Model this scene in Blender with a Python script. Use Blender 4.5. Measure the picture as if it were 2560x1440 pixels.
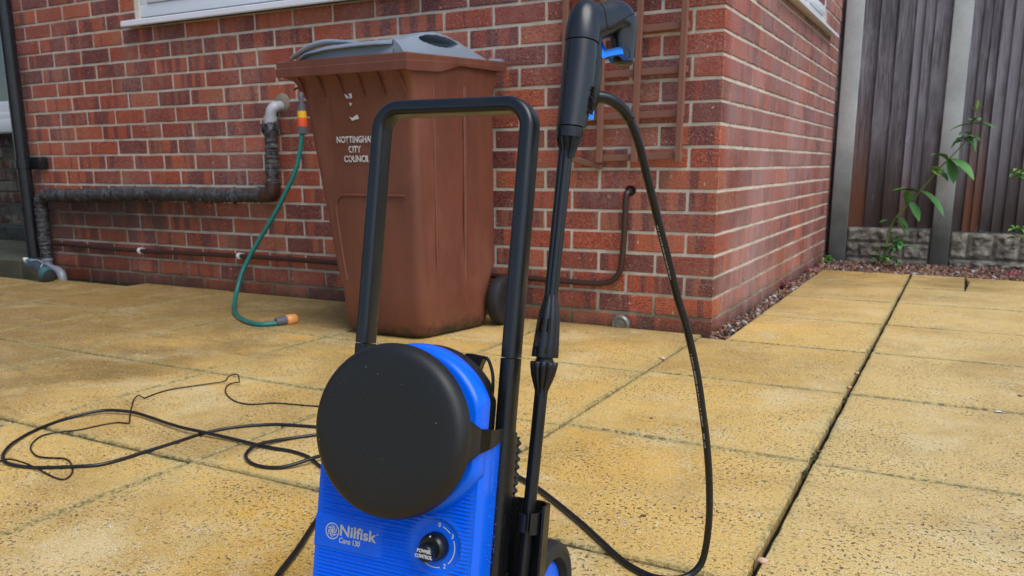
import bpy, bmesh, math, random
from mathutils import Vector, Matrix
R = math.radians
for o in list(bpy.data.objects):
    bpy.data.objects.remove(o)
sc = bpy.context.scene
COL = sc.collection

# ------------------------------------------------------------------ camera
cam_d = bpy.data.cameras.new("camera")
cam = bpy.data.objects.new("camera", cam_d)
COL.objects.link(cam)
sc.camera = cam
cam_d.sensor_width = 36.0
cam_d.lens = 36.0 * 2079.5 / 2560.0
cam_d.shift_y = 133.5 / 2560.0
cam_d.clip_start = 0.05
cam_d.clip_end = 500
CAMP = Vector((0.7679, -2.9394, 0.6062))
cam.matrix_world = Matrix((
    (0.8802043, -0.09480796, 0.46502886, CAMP.x),
    (0.47457546, 0.184714, -0.86061541, CAMP.y),
    (-0.00430415, 0.97820866, 0.20757959, CAMP.z),
    (0, 0, 0, 1)))
cam_d.dof.use_dof = True
cam_d.dof.focus_distance = 0.98
cam_d.dof.aperture_fstop = 15.0

# ------------------------------------------------------------------ world, sun, exposure
world = bpy.data.worlds.new("World")
sc.world = world
world.use_nodes = True
wn = world.node_tree
sky = wn.nodes.new("ShaderNodeTexSky")
sky.sky_type = 'NISHITA'
sky.sun_disc = False
SUN_EL, SUN_AZ = 56.0, 112.0          # azimuth clockwise from +Y
sky.sun_elevation = R(SUN_EL)
sky.sun_rotation = R(SUN_AZ)
sky.air_density = 1.0
sky.dust_density = 1.0
sky.ozone_density = 1.0
bg = wn.nodes["Background"]
bg.inputs["Strength"].default_value = 0.10
wn.links.new(sky.outputs[0], bg.inputs["Color"])
sun_d = bpy.data.lights.new("sun", 'SUN')
sun_d.energy = 1.5
sun_d.angle = R(48)
sun_d.color = (1.0, 0.97, 0.93)
sun = bpy.data.objects.new("sun", sun_d)
COL.objects.link(sun)
sdir = Vector((math.sin(R(SUN_AZ)) * math.cos(R(SUN_EL)), math.cos(R(SUN_AZ)) * math.cos(R(SUN_EL)), math.sin(R(SUN_EL))))
sun.rotation_euler = (-sdir).to_track_quat('-Z', 'Y').to_euler()
sc.view_settings.view_transform = 'Standard'
sc.view_settings.look = 'None'
sc.view_settings.gamma = 1
sc.view_settings.use_curve_mapping = False
sc.view_settings.exposure = 0.92
sc.cycles.max_bounces = 8
sc.cycles.use_denoising = True

# ------------------------------------------------------------------ node helpers
class NB:
    def __init__(s, name, rough=0.5, spec=0.5, metal=0.0):
        s.m = bpy.data.materials.new(name)
        s.m.use_nodes = True
        s.t = s.m.node_tree
        s.b = s.t.nodes["Principled BSDF"]
        s.b.inputs["Roughness"].default_value = rough
        s.b.inputs["Specular IOR Level"].default_value = spec
        s.b.inputs["Metallic"].default_value = metal
    def n(s, typ, **kw):
        x = s.t.nodes.new(typ)
        for k, v in kw.items():
            setattr(x, k, v)
        return x
    def l(s, a, b):
        s.t.links.new(a, b)
    def val(s, sock, v):
        if hasattr(v, "is_output") or isinstance(v, bpy.types.NodeSocket):
            s.l(v, sock)
        else:
            sock.default_value = v
    def math(s, op, a, b=0.0, clamp=False):
        x = s.n("ShaderNodeMath", operation=op, use_clamp=clamp)
        s.val(x.inputs[0], a); s.val(x.inputs[1], b)
        return x.outputs[0]
    def obj(s):
        return s.n("ShaderNodeTexCoord").outputs["Object"]
    def pos(s):
        return s.n("ShaderNodeNewGeometry").outputs["Position"]
    def vmul(s, v, k):
        x = s.n("ShaderNodeVectorMath", operation='MULTIPLY')
        s.l(v, x.inputs[0]); x.inputs[1].default_value = k
        return x.outputs[0]
    def vadd(s, v, w):
        x = s.n("ShaderNodeVectorMath", operation='ADD')
        s.l(v, x.inputs[0]); s.val(x.inputs[1], w)
        return x.outputs[0]
    def noise(s, v, scale, detail=3, rough=0.55, dist=0.0, out=0):
        x = s.n("ShaderNodeTexNoise")
        if v is not None: s.l(v, x.inputs["Vector"])
        x.inputs["Scale"].default_value = scale
        x.inputs["Detail"].default_value = detail
        x.inputs["Roughness"].default_value = rough
        x.inputs["Distortion"].default_value = dist
        return x.outputs[out]
    def voro(s, v, scale, feature='F1', out="Distance"):
        x = s.n("ShaderNodeTexVoronoi", feature=feature)
        s.l(v, x.inputs["Vector"])
        x.inputs["Scale"].default_value = scale
        return x.outputs[out]
    def ramp(s, f, stops, interp='LINEAR'):
        x = s.n("ShaderNodeValToRGB")
        x.color_ramp.interpolation = interp
        el = x.color_ramp.elements
        while len(el) < len(stops): el.new(0.5)
        for e, (p, c) in zip(el, stops):
            e.position = p
            e.color = (c, c, c, 1) if isinstance(c, (int, float)) else (*c, 1)
        s.l(f, x.inputs[0])
        return x.outputs[0]
    def mix(s, f, a, b, mode='MIX'):
        x = s.n("ShaderNodeMix", data_type='RGBA', blend_type=mode)
        s.val(x.inputs[0], f)
        for i, v in ((6, a), (7, b)):
            if isinstance(v, tuple): x.inputs[i].default_value = (*v, 1)
            else: s.l(v, x.inputs[i])
        return x.outputs[2]
    def sep(s, v):
        x = s.n("ShaderNodeSeparateXYZ"); s.l(v, x.inputs[0]); return x.outputs
    def comb(s, a, b, c):
        x = s.n("ShaderNodeCombineXYZ")
        for i, v in enumerate((a, b, c)): s.val(x.inputs[i], v)
        return x.outputs[0]
    def rnd(s):
        a = s.n("ShaderNodeAttribute", attribute_type='GEOMETRY', attribute_name="rnd")
        b = s.n("ShaderNodeAttribute", attribute_type='OBJECT', attribute_name="rnd")
        return s.math('ADD', a.outputs["Fac"], b.outputs["Fac"])
    def base(s, c):
        if isinstance(c, tuple): s.b.inputs["Base Color"].default_value = (*c, 1)
        else: s.l(c, s.b.inputs["Base Color"])
    def rough(s, v):
        s.val(s.b.inputs["Roughness"], v)
    def bump(s, h, strength=0.3, dist=0.002):
        x = s.n("ShaderNodeBump")
        x.inputs["Strength"].default_value = strength
        x.inputs["Distance"].default_value = dist
        s.l(h, x.inputs["Height"])
        s.l(x.outputs[0], s.b.inputs["Normal"])

def plastic(name, col, rough=0.4, bump=0.05, dust=0.0, dustcol=(0.3, 0.3, 0.3), scale=900, spec=0.5):
    k = NB(name, rough, spec)
    o = k.obj()
    c = k.mix(k.math('MULTIPLY', k.noise(o, 14, 4), 0.35), col, tuple(x * 0.78 for x in col))
    if dust:
        sp = k.ramp(k.noise(o, 240, 2, 0.7), [(0.66, 0.0), (0.76, dust)])
        c = k.mix(sp, c, dustcol)
    k.base(c)
    k.rough(k.ramp(k.noise(o, 22, 4), [(0.3, max(0.05, rough - 0.08)), (0.75, rough + 0.12)]))
    if bump: k.bump(k.noise(o, scale, 2), bump, 0.0006)
    return k.m

# ------------------------------------------------------------------ materials
def mat_brick(name):
    k = NB(name, 0.5, 0.5)
    r = k.rnd()
    o = k.obj()
    fr = lambda m_: k.math('FRACT', k.math('MULTIPLY', r, m_))
    off = k.comb(k.math('MULTIPLY', r, 37.7), k.math('MULTIPLY', r, 91.3), k.math('MULTIPLY', r, 13.1))
    v = k.vadd(o, off)
    body = k.ramp(fr(7.31), [(0.0, (.25, .052, .034)), (0.3, (.34, .062, .030)), (0.6, (.42, .075, .030)), (0.85, (.48, .110, .044)), (1.0, (.40, .120, .066))])
    purple = k.mix(fr(3.7), (.118, .032, .036), (.190, .046, .042))
    # straight firing bands across the length
    bv = k.vmul(v, (1, 0.03, 0.05))
    band = k.noise(bv, 19, 0.6, 0.4, 0.0)
    edge = k.math('MULTIPLY', k.math('SUBTRACT', k.noise(v, 120, 2), 0.5), 0.10)
    thr = k.math('ADD', k.math('ADD', band, edge), k.math('MULTIPLY', k.math('SUBTRACT', fr(5.13), 0.5), 0.42))
    bm = k.ramp(thr, [(0.52, 0.0), (0.60, 0.92)])
    c = k.mix(bm, body, purple)
    tan = k.ramp(k.noise(k.vadd(bv, (5, 5, 5)), 24, 0.5, 0.4), [(0.64, 0.0), (0.70, 0.5)])
    c = k.mix(tan, c, (.34, .155, .07))
    # rustic drag texture
    g = k.noise(k.vmul(v, (1.0, 1.0, 1.5)), 210, 3, 0.62)
    g2 = k.noise(k.vmul(v, (1.0, 1.0, 1.3)), 95, 3, 0.6)
    c = k.mix(k.ramp(g, [(0.38, 0.80), (0.50, 0.0)]), c, (.040, .014, .014))
    c = k.mix(k.ramp(g, [(0.54, 0.0), (0.66, 0.75)]), c, (.56, .22, .12))
    c = k.mix(k.ramp(g2, [(0.60, 0.0), (0.72, 0.45)]), c, (.40, .22, .16))
    # chalky bloom: drifts over whole areas of wall
    p_ = k.pos()
    bl = k.math('MULTIPLY', k.ramp(k.noise(p_, 2.4, 4, 0.6), [(0.46, 0.0), (0.66, 1.0)]), k.ramp(k.noise(v, 60, 4, 0.7), [(0.40, 0.05), (0.70, 0.55)]))
    c = k.mix(bl, c, (.42, .28, .25))
    c = k.mix(k.ramp(k.noise(k.vadd(v, (8, 1, 3)), 75, 2, .5), [(0.70, 0.0), (0.74, 0.8)]), c, (.60, .42, .30))
    p = k.sep(p_)
    side = k.math('MULTIPLY', k.ramp(p[1], [(0.0, 0.0), (0.03, 0.0), (0.12, 1.0), (0.9, 1.0)]), k.ramp(k.noise(k.vadd(p_, (2, 3, 4)), 2.0, 4, .6), [(0.36, 0.08), (0.60, 0.58)]))  # side wall only: pale pink sky sheen painted in along with the bloom
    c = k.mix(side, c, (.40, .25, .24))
    # algae and splash stains low on the wall
    low = k.math('ADD', p[2], k.math('MULTIPLY', k.noise(p_, 9, 4), 0.16))
    c = k.mix(k.ramp(low, [(0.06, 0.75), (0.17, 0.0)]), c, (.040, .030, .018))
    c = k.mix(pipe_stain(k, p_, p), c, (.020, .014, .010))
    k.base(c)
    k.rough(k.ramp(k.noise(k.pos(), 3.0, 4), [(0.35, 0.24), (0.62, 0.58)]))
    k.bump(k.math('ADD', g, k.math('MULTIPLY', g2, 1.3)), 0.85, 0.0026)
    return k.m

def pipe_stain(k, p_, p):
    # black drip staining under the leaking lagged pipe and round its foot
    n = k.noise(k.vmul(p_, (1, 1, .35)), 7, 4, 0.6)
    a = k.ramp(k.math('ADD', p[2], k.math('MULTIPLY', n, 0.10)), [(0.20, 0.25), (0.36, 0.75), (0.485, 1.0), (0.50, 0.0)])
    b = k.ramp(k.math('ADD', k.math('MULTIPLY', p[0], -0.25), k.math('MULTIPLY', n, 0.42)), [(0.66, 0.0), (1.02, 1.0)])
    return k.math('MULTIPLY', k.math('MULTIPLY', a, b), 0.9, True)

def mat_mortar(name):
    k = NB(name, 0.85, 0.3)
    p = k.pos()
    z = k.sep(p)[2]
    c = k.mix(k.ramp(k.noise(p, 5, 5), [(0.3, 0.0), (0.7, 1.0)]), (.70, .64, .53), (.54, .48, .38))
    c = k.mix(k.ramp(k.noise(p, 190, 3, 0.7), [(0.45, 0.0), (0.75, 0.4)]), c, (.28, .25, .19))
    c = k.mix(k.ramp(k.noise(p, 26, 4, 0.6), [(0.52, 0.0), (0.72, 0.45)]), c, (.24, .22, .16))
    low = k.math('ADD', z, k.math('MULTIPLY', k.noise(p, 6, 4), 0.7))
    c = k.mix(k.ramp(low, [(0.35, 0.65), (0.62, 0.0)]), c, (.17, .155, .085))
    low2 = k.math('ADD', z, k.math('MULTIPLY', k.noise(p, 7, 4), 0.2))
    c = k.mix(k.ramp(low2, [(0.10, 0.9), (0.24, 0.0)]), c, (.07, .085, .035))
    c = k.mix(pipe_stain(k, p, k.sep(p)), c, (.022, .020, .012))
    k.base(c)
    k.bump(k.noise(p, 170, 4, 0.7), 0.8, 0.003)
    return k.m

def mat_slab(name):
    k = NB(name, 0.5, 0.28)
    r = k.rnd()
    o = k.obj()
    p = k.pos()
    fr = lambda m_: k.math('FRACT', k.math('MULTIPLY', r, m_))
    off = k.comb(k.math('MULTIPLY', r, 31.0), k.math('MULTIPLY', r, 57.0), 0.0)
    v = k.vadd(o, off)
    e = k.n("ShaderNodeAttribute", attribute_type='GEOMETRY', attribute_name="edge").outputs["Fac"]
    base = k.mix(fr(9.7), (.72, .395, .062), (.68, .420, .098))
    ps = k.sep(p)
    # worn paler patches where the cement shows, most of all on the right
    worn = k.ramp(k.noise(v, 2.6, 4, 0.6), [(0.38, 0.0), (0.62, 0.8)])
    wamt = k.math('MULTIPLY', worn, k.ramp(fr(5.77), [(0.0, 0.25), (1.0, 1.0)]))
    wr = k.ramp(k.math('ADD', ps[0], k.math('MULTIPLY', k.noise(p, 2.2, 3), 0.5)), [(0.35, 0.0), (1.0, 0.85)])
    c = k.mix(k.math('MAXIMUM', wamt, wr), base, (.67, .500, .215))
    # damp brown patches
    damp = k.ramp(k.noise(p, 1.7, 5, 0.65, 0.8), [(0.47, 0.0), (0.64, 0.75)])
    dampx = k.math('MULTIPLY', damp, k.ramp(k.math('MULTIPLY', ps[0], -1.0), [(0.0, 0.45), (0.9, 1.0)]))
    c = k.mix(dampx, c, (.29, .140, .020))
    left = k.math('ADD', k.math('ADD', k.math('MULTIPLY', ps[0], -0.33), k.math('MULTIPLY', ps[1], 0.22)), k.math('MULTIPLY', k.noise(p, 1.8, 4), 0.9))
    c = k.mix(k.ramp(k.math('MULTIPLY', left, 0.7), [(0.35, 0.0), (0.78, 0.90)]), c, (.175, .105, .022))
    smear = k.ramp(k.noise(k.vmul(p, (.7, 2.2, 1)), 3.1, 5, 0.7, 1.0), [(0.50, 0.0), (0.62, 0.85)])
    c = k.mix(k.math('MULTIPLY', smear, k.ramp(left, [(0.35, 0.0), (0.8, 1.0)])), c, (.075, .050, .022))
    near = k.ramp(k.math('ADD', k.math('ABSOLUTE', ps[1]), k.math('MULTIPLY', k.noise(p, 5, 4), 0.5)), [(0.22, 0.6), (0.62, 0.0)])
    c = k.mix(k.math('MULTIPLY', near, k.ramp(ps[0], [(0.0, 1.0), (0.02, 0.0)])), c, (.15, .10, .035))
    tone = k.ramp(fr(2.9), [(0.0, 0.0), (1.0, 0.42)])
    c = k.mix(tone, c, k.mix(fr(13.3), (.40, .27, .075), (.60, .50, .27)))
    blot = k.ramp(k.noise(k.vadd(p, (3, 8, 0)), 5.5, 6, 0.72, 0.5), [(0.50, 0.0), (0.66, 0.42)])
    c = k.mix(blot, c, (.36, .27, .11))
    blot2 = k.ramp(k.noise(k.vadd(p, (13, 2, 0)), 4.2, 6, 0.7, 0.3), [(0.52, 0.0), (0.66, 0.55)])
    c = k.mix(blot2, c, (.70, .60, .36))
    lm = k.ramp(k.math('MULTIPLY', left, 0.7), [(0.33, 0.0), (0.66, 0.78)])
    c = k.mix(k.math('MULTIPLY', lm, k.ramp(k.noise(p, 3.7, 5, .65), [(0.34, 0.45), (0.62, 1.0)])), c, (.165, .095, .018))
    # sandy grain at several sizes
    gr = k.noise(v, 380, 3, 0.7)
    g2 = k.noise(k.vadd(v, (9, 2, 0)), 130, 3, 0.65)
    c = k.mix(k.ramp(gr, [(0.40, 0.60), (0.50, 0.0)]), c, (.32, .17, .035))
    c = k.mix(k.ramp(gr, [(0.52, 0.0), (0.62, 0.50)]), c, (.90, .64, .24))
    c = k.mix(k.ramp(g2, [(0.56, 0.0), (0.66, 0.35)]), c, (.84, .68, .38))
    # pale quartz and grey aggregate
    fl = k.ramp(k.voro(v, 170), [(0.14, 0.85), (0.24, 0.0)])
    flm = k.ramp(k.noise(v, 30, 2), [(0.50, 0.0), (0.57, 1.0)])
    c = k.mix(k.math('MULTIPLY', fl, flm), c, (.82, .80, .78))
    fl2 = k.ramp(k.voro(k.vadd(v, (4, 4, 4)), 120), [(0.12, 0.8), (0.22, 0.0)])
    flm2 = k.ramp(k.noise(k.vadd(v, (1, 7, 0)), 26, 2), [(0.53, 0.0), (0.60, 1.0)])
    c = k.mix(k.math('MULTIPLY', fl2, flm2), c, (.36, .34, .38))
    # dark pits in swarms
    w = k.vadd(v, k.vmul(k.noise(v, 60, 2, out=1), (.014, .014, .0)))
    sw = k.ramp(k.noise(v, 5.0, 4, 0.65), [(0.36, 0.10), (0.60, 1.0)])
    pit = k.ramp(k.noise(w, 145, 2, 0.5), [(0.585, 0.0), (0.63, 1.0)])
    pm = k.math('MULTIPLY', pit, sw)
    c = k.mix(k.math('MULTIPLY', pm, 0.92), c, (.060, .045, .028))
    big = k.ramp(k.noise(k.vadd(w, (3, 3, 0)), 58, 3, 0.6), [(0.64, 0.0), (0.68, 0.85)])
    c = k.mix(k.math('MULTIPLY', big, sw), c, (.085, .085, .035))
    # algae and scuffing on the arrises
    ee = k.math('MULTIPLY', e, k.ramp(k.noise(p, 9, 4, 0.65), [(0.30, 0.25), (0.60, 1.0)]))
    c = k.mix(k.ramp(ee, [(0.12, 0.0), (0.95, 0.50)]), c, (.44, .37, .16))
    ed = k.math('MULTIPLY', k.ramp(e, [(0.55, 0.0), (1.0, 1.0)]), k.ramp(k.noise(p, 60, 4, 0.75), [(0.47, 0.0), (0.56, 1.0)]))
    edm = k.ramp(k.noise(p, 3.3, 3), [(0.38, 0.25), (0.62, 1.0)])
    c = k.mix(k.math('MULTIPLY', k.math('MULTIPLY', ed, edm), 0.85), c, (.085, .095, .055))
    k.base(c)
    k.rough(k.ramp(k.math('ADD', damp, k.math('MULTIPLY', gr, 0.3)), [(0.2, 0.72), (0.95, 0.38)]))
    h = k.math('SUBTRACT', k.math('ADD', k.math('ADD', gr, k.math('MULTIPLY', g2, 0.8)), k.math('MULTIPLY', ed, -0.8)), k.math('MULTIPLY', pm, 1.8))
    k.bump(h, 0.7, 0.0020)
    return k.m

def mat_concrete(name, c1, c2, rough=0.75, sc_=1.0, algae=0.0):
    k = NB(name, rough, 0.35)
    p = k.pos()
    c = k.mix(k.ramp(k.noise(p, 3.5 * sc_, 5, 0.65), [(0.35, 0.0), (0.65, 1.0)]), c1, c2)
    c = k.mix(k.ramp(k.noise(p, 160, 3, 0.7), [(0.5, 0.0), (0.75, 0.4)]), c, tuple(x * 0.5 for x in c2))
    if algae:
        z = k.sep(p)[2]
        lo = k.math('ADD', z, k.math('MULTIPLY', k.noise(p, 3, 4), 0.9))
        c = k.mix(k.ramp(k.math('MULTIPLY', lo, 0.6), [(0.30, algae), (0.72, 0.0)]), c, (.06, .062, .048))
    k.base(c)
    k.bump(k.noise(p, 120, 4, 0.7), 0.5, 0.003)
    return k.m

def mat_wood(name):
    k = NB(name, 0.6, 0.35)
    r = k.rnd()
    o = k.obj()
    fr = lambda m_: k.math('FRACT', k.math('MULTIPLY', r, m_))
    off = k.comb(k.math('MULTIPLY', r, 17.0), k.math('MULTIPLY', r, 5.0), k.math('MULTIPLY', r, 23.0))
    v = k.vadd(o, off)
    # knots first, so that the grain can flow round them
    wv = k.vadd(v, k.vmul(k.noise(v, 22, 3, out=1), (.022, 0, .022)))
    kd = k.voro(k.vmul(wv, (1, 0, .62)), 7.0)
    sw = k.ramp(kd, [(0.0, 1.0), (0.22, 0.0)])
    gv_ = k.comb(k.math('ADD', k.sep(v)[0], k.math('MULTIPLY', sw, 0.03)), k.sep(v)[1], k.math('MULTIPLY', k.sep(v)[2], .045))
    grain = k.noise(gv_, 130, 4, 0.7, 0.3)
    wide = k.noise(k.vmul(v, (1, 1, .09)), 24, 4, 0.6, 0.5)
    patch = k.noise(k.vmul(v, (1, 1, .5)), 6, 4, 0.6)
    c = k.mix(k.ramp(wide, [(.34, 0.0), (.66, 1.0)]), (.080, .070, .080), (.215, .200, .235))
    c = k.mix(k.ramp(grain, [(0.40, 0.75), (0.54, 0.0)]), c, (.045, .036, .036))
    c = k.mix(k.ramp(patch, [(0.50, 0.0), (0.68, 0.5)]), c, (.29, .275, .31))
    c = k.mix(k.ramp(fr(7.9), [(0.45, 0.0), (1.0, 0.65)]), c, (.25, .225, .26))
    z = k.sep(k.pos())[2]
    wet = k.math('ADD', k.math('ADD', k.math('MULTIPLY', z, 1.7), k.math('MULTIPLY', k.noise(k.vmul(v, (1, 1, .22)), 9, 3), 0.9)), k.math('MULTIPLY', fr(7.9), 0.4))
    c = k.mix(k.ramp(k.math('MULTIPLY', wet, 0.4), [(0.46, 0.96), (0.86, 0.0)]), c, k.mix(k.ramp(fr(3.3), [(0.55, 0.0), (0.9, 1.0)]), (.040, .024, .020), (.125, .042, .017)))
    c = k.mix(k.ramp(kd, [(0.03, 0.9), (0.07, 0.0)]), c, (.030, .024, .022))
    c = k.mix(k.ramp(kd, [(0.05, 0.0), (0.09, 0.22), (0.15, 0.0)]), c, (.34, .31, .34))
    k.base(c)
    k.rough(k.ramp(wide, [(0.3, 0.42), (0.7, 0.7)]))
    k.bump(k.math('ADD', grain, k.math('MULTIPLY', sw, 0.5)), 0.7, 0.004)
    return k.m

def simple(name, col, rough=0.5, spec=0.5, metal=0.0, var=0.3, scale=20, bump=0.0, bscale=200, bdist=0.001):
    k = NB(name, rough, spec, metal)
    o = k.obj()
    c = k.mix(k.math('MULTIPLY', k.noise(o, scale, 4), var * 2), col, tuple(x * 0.55 for x in col))
    k.base(c)
    if bump: k.bump(k.noise(o, bscale, 3), bump, bdist)
    return k.m

M = {}
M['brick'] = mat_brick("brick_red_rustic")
M['mortar'] = mat_mortar("mortar_lime")
M['slab'] = mat_slab("slab_ochre")
M['post'] = mat_concrete("post_concrete", (.47, .49, .48), (.35, .37, .37), algae=0.92)
M['gboard'] = mat_concrete("gravel_board_concrete", (.34, .31, .25), (.085, .078, .062), sc_=5)
M['oldconc'] = mat_concrete("old_step_concrete", (.085, .085, .058), (.045, .045, .032))
M['soil'] = simple("soil_dark", (.022, .018, .013), 0.95, 0.2, var=.5, scale=60, bump=.9, bscale=90, bdist=.01)
M['jointfill'] = simple("joint_fill", (.030, .026, .018), 0.95, 0.2, var=.5, scale=120, bump=.9, bscale=250, bdist=.004)
M['wood'] = mat_wood("fence_wood")
M['black'] = plastic("black_plastic", (.0040, .0042, .0050), 0.38, 0.22, 0.25, (.25, .25, .25))
M['black_satin'] = plastic("black_plastic_satin", (.0055, .0062, .0085), 0.33, 0.08, spec=0.5)
M['black_matt'] = plastic("black_plastic_matt", (.0065, .0063, .0062), 0.48, 0.35, 0.12, (.10, .10, .095))
M['rubber'] = plastic("rubber", (.010, .010, .011), 0.6, 0.15, 0.3)
M['hose'] = plastic("hose_rubber", (.0050, .0053, .0065), 0.34, 0.10, 0.25)
M['lettergrey'] = simple("print_grey", (.52, .54, .56), 0.5, var=.1)
M['letterwhite'] = simple("print_white", (.62, .62, .60), 0.6, var=.3, scale=300)
def mat_worn():
    k = NB("print_worn", 0.6, 0.4)
    c = k.mix(k.ramp(k.noise(k.vmul(k.pos(), (1, 1, .35)), 210, 2, .6), [(0.37, 0.0), (0.44, 1.0)]), (.19, .07, .045), (.58, .57, .55))
    k.base(c)
    return k.m
M['worn'] = mat_worn()
M['blue'] = plastic("blue_plastic", (.0, .125, .84), 0.27, 0.08, 0.0, spec=0.35)
M['blue2'] = plastic("trigger_blue", (.003, .24, .86), 0.32, 0.05)
def mat_bin():
    k = NB("bin_brown", 0.42, 0.45)
    p = k.pos(); z = k.sep(p)[2]
    c = k.mix(k.ramp(k.noise(k.vmul(p, (1, 1, .25)), 7, 5, .6), [(.35, 0.0), (.68, 0.75)]), (.158, .052, .030), (.100, .033, .021))
    fade = k.ramp(k.noise(k.vmul(p, (1.2, 1.2, .5)), 4.2, 4, .6), [(0.52, 0.0), (0.72, 0.5)])
    c = k.mix(fade, c, (.215, .085, .055))
    scr = k.ramp(k.noise(k.vmul(p, (1, 1, 6)), 60, 2, .5, 1.5), [(0.70, 0.0), (0.74, 0.35)])
    c = k.mix(scr, c, (.34, .16, .11))
    streak = k.ramp(k.noise(k.vmul(p, (1, 1, .06)), 34, 3, .6), [(0.60, 0.0), (0.72, 0.45)])
    c = k.mix(streak, c, (.075, .030, .020))
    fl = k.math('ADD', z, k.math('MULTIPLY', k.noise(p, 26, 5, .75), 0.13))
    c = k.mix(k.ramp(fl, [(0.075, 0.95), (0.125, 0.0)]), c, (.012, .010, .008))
    c = k.mix(k.ramp(k.noise(p, 300, 2, .7), [(0.70, 0.0), (0.76, 0.4)]), c, (.05, .03, .02))
    k.base(c)
    k.rough(k.ramp(k.noise(p, 18, 4), [(.3, .34), (.7, .56)]))
    k.bump(k.noise(p, 260, 2), 0.12, 0.0008)
    return k.m
M['bin'] = mat_bin()
M['lid'] = plastic("bin_lid_grey", (.20, .245, .30), 0.40, 0.15, 0.0, scale=500)
M['upvc'] = simple("white_upvc", (.72, .75, .78), 0.28, var=.03, scale=6)
M['glass'] = simple("window_glass", (.030, .055, .058), 0.05, 0.8, var=.2, scale=2)
M['downpipe'] = plastic("downpipe_black", (.010, .012, .016), 0.30, 0.05)
M['trellis'] = simple("trellis_brown", (.235, .100, .062), 0.7, var=.25, scale=40, bump=.4, bscale=120)
M['copper'] = simple("pipe_brown_paint", (.055, .022, .016), 0.4, var=.45, scale=60, bump=.2)
M['white'] = simple("white_plastic", (.72, .72, .70), 0.4, var=.15)
M['greypipe'] = simple("grey_plastic_pipe", (.23, .25, .28), 0.4, var=.25)
M['teal'] = plastic("garden_hose_green", (.006, .155, .125), 0.36, 0.05)
M['orange'] = plastic("connector_orange", (.80, .33, .09), 0.4, 0.02)
M['yellow'] = plastic("connector_yellow", (.85, .52, .02), 0.4, 0.02)
M['redor'] = plastic("connector_red", (.80, .10, .02), 0.4, 0.02)
M['greyplastic'] = plastic("connector_grey", (.11, .115, .13), 0.5, 0.05)
M['brass'] = simple("tap_metal", (.07, .065, .06), 0.4, metal=.6, var=.5, scale=90)

def mat_lagging():
    k = NB("pipe_lagging", 0.55, 0.5)
    o = k.pos()
    n = k.noise(o, 45, 5, 0.75, 0.8)
    c = k.ramp(n, [(0.36, (.010, .010, .011)), (0.5, (.060, .058, .060)), (0.62, (.16, .16, .17)), (0.78, (.36, .38, .41))])
    c = k.mix(k.ramp(k.noise(o, 12, 3), [(0.45, 0.0), (0.62, 0.75)]), c, (.055, .045, .030))
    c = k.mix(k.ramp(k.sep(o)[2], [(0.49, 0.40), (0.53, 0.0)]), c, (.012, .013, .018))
    k.base(c)
    k.bump(n, 0.9, 0.008)
    return k.m
M['lagging'] = mat_lagging()
def mat_render():
    k = NB("old_painted_brick", 0.75, 0.3)
    r = k.rnd()
    p = k.pos()
    c = k.ramp(k.math('FRACT', k.math('MULTIPLY', r, 5.3)), [(0.0, (.10, .022, .014)), (0.5, (.045, .020, .015)), (1.0, (.060, .026, .018))])
    pm = k.ramp(k.math('ADD', k.noise(p, 7, 5, 0.7), k.math('MULTIPLY', k.sep(p)[2], -0.05)), [(0.44, 0.0), (0.52, 0.9)])
    c = k.mix(pm, c, (.13, .125, .10))
    k.base(c); k.bump(k.noise(p, 60, 4), .7, .004)
    return k.m
M['oldbrick'] = mat_render()
M['oldmortar'] = mat_concrete("old_mortar", (.085, .08, .06), (.04, .04, .03), sc_=3)
M['leaf'] = simple("leaf_green", (.085, .26, .06), 0.5, var=.35, scale=30)
M['leaf_pale'] = simple("leaf_pale", (.24, .42, .08), 0.5, var=.3, scale=30)
M['stem'] = simple("stem_green", (.17, .24, .07), 0.6, var=.3)
M['pink'] = simple("leaf_pink", (.36, .075, .12), 0.5, var=.4, scale=60)
M['moss'] = simple("moss_green", (.065, .085, .015), 0.9, var=.5, scale=200)
M['litter'] = simple("dead_leaf", (.20, .085, .04), 0.8, var=.5, scale=200)
M['petal'] = simple("petal_white", (.78, .78, .76), 0.6, var=.1)
def mat_attrcol(name, rough=0.6):
    k = NB(name, rough, 0.45)
    a = k.n("ShaderNodeAttribute", attribute_type='GEOMETRY', attribute_name="pcol").outputs["Color"]
    k.base(k.mix(k.ramp(k.noise(k.pos(), 160, 3), [(.4, 0.0), (.7, .4)]), a, (.05, .04, .03)))
    return k.m
M['pebble'] = mat_attrcol("pebbles", 0.45)
M['clear'] = simple("clear_grubby_plastic", (.20, .19, .17), 0.18, 0.8, var=.5, scale=80)

# ------------------------------------------------------------------ mesh helpers
def mkobj(name, me, mat=None, parent=None):
    if mat is not None and not me.materials:
        me.materials.append(mat)
    o = bpy.data.objects.new(name, me)
    COL.objects.link(o)
    if parent is not None: o.parent = parent
    return o
def bmobj(name, bm, mat, parent=None, smooth=None):
    bmesh.ops.recalc_face_normals(bm, faces=bm.faces)
    me = bpy.data.meshes.new(name)
    bm.to_mesh(me); bm.free()
    if smooth is not None:
        me.polygons.foreach_set("use_smooth", [True] * len(me.polygons))
        if smooth < 180:
            me.set_sharp_from_angle(angle=R(smooth))
    return mkobj(name, me, mat, parent)
def empty(name, loc=(0, 0, 0), rot=None):
    o = bpy.data.objects.new(name, None)
    o.empty_display_size = 0.1
    COL.objects.link(o)
    o.location = loc
    if rot is not None: o.rotation_euler = rot
    return o
def tag(o, label=None, cat=None, group=None, kind=None):
    if label: o["label"] = label
    if cat: o["category"] = cat
    if group: o["group"] = group
    if kind: o["kind"] = kind
    return o
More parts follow.
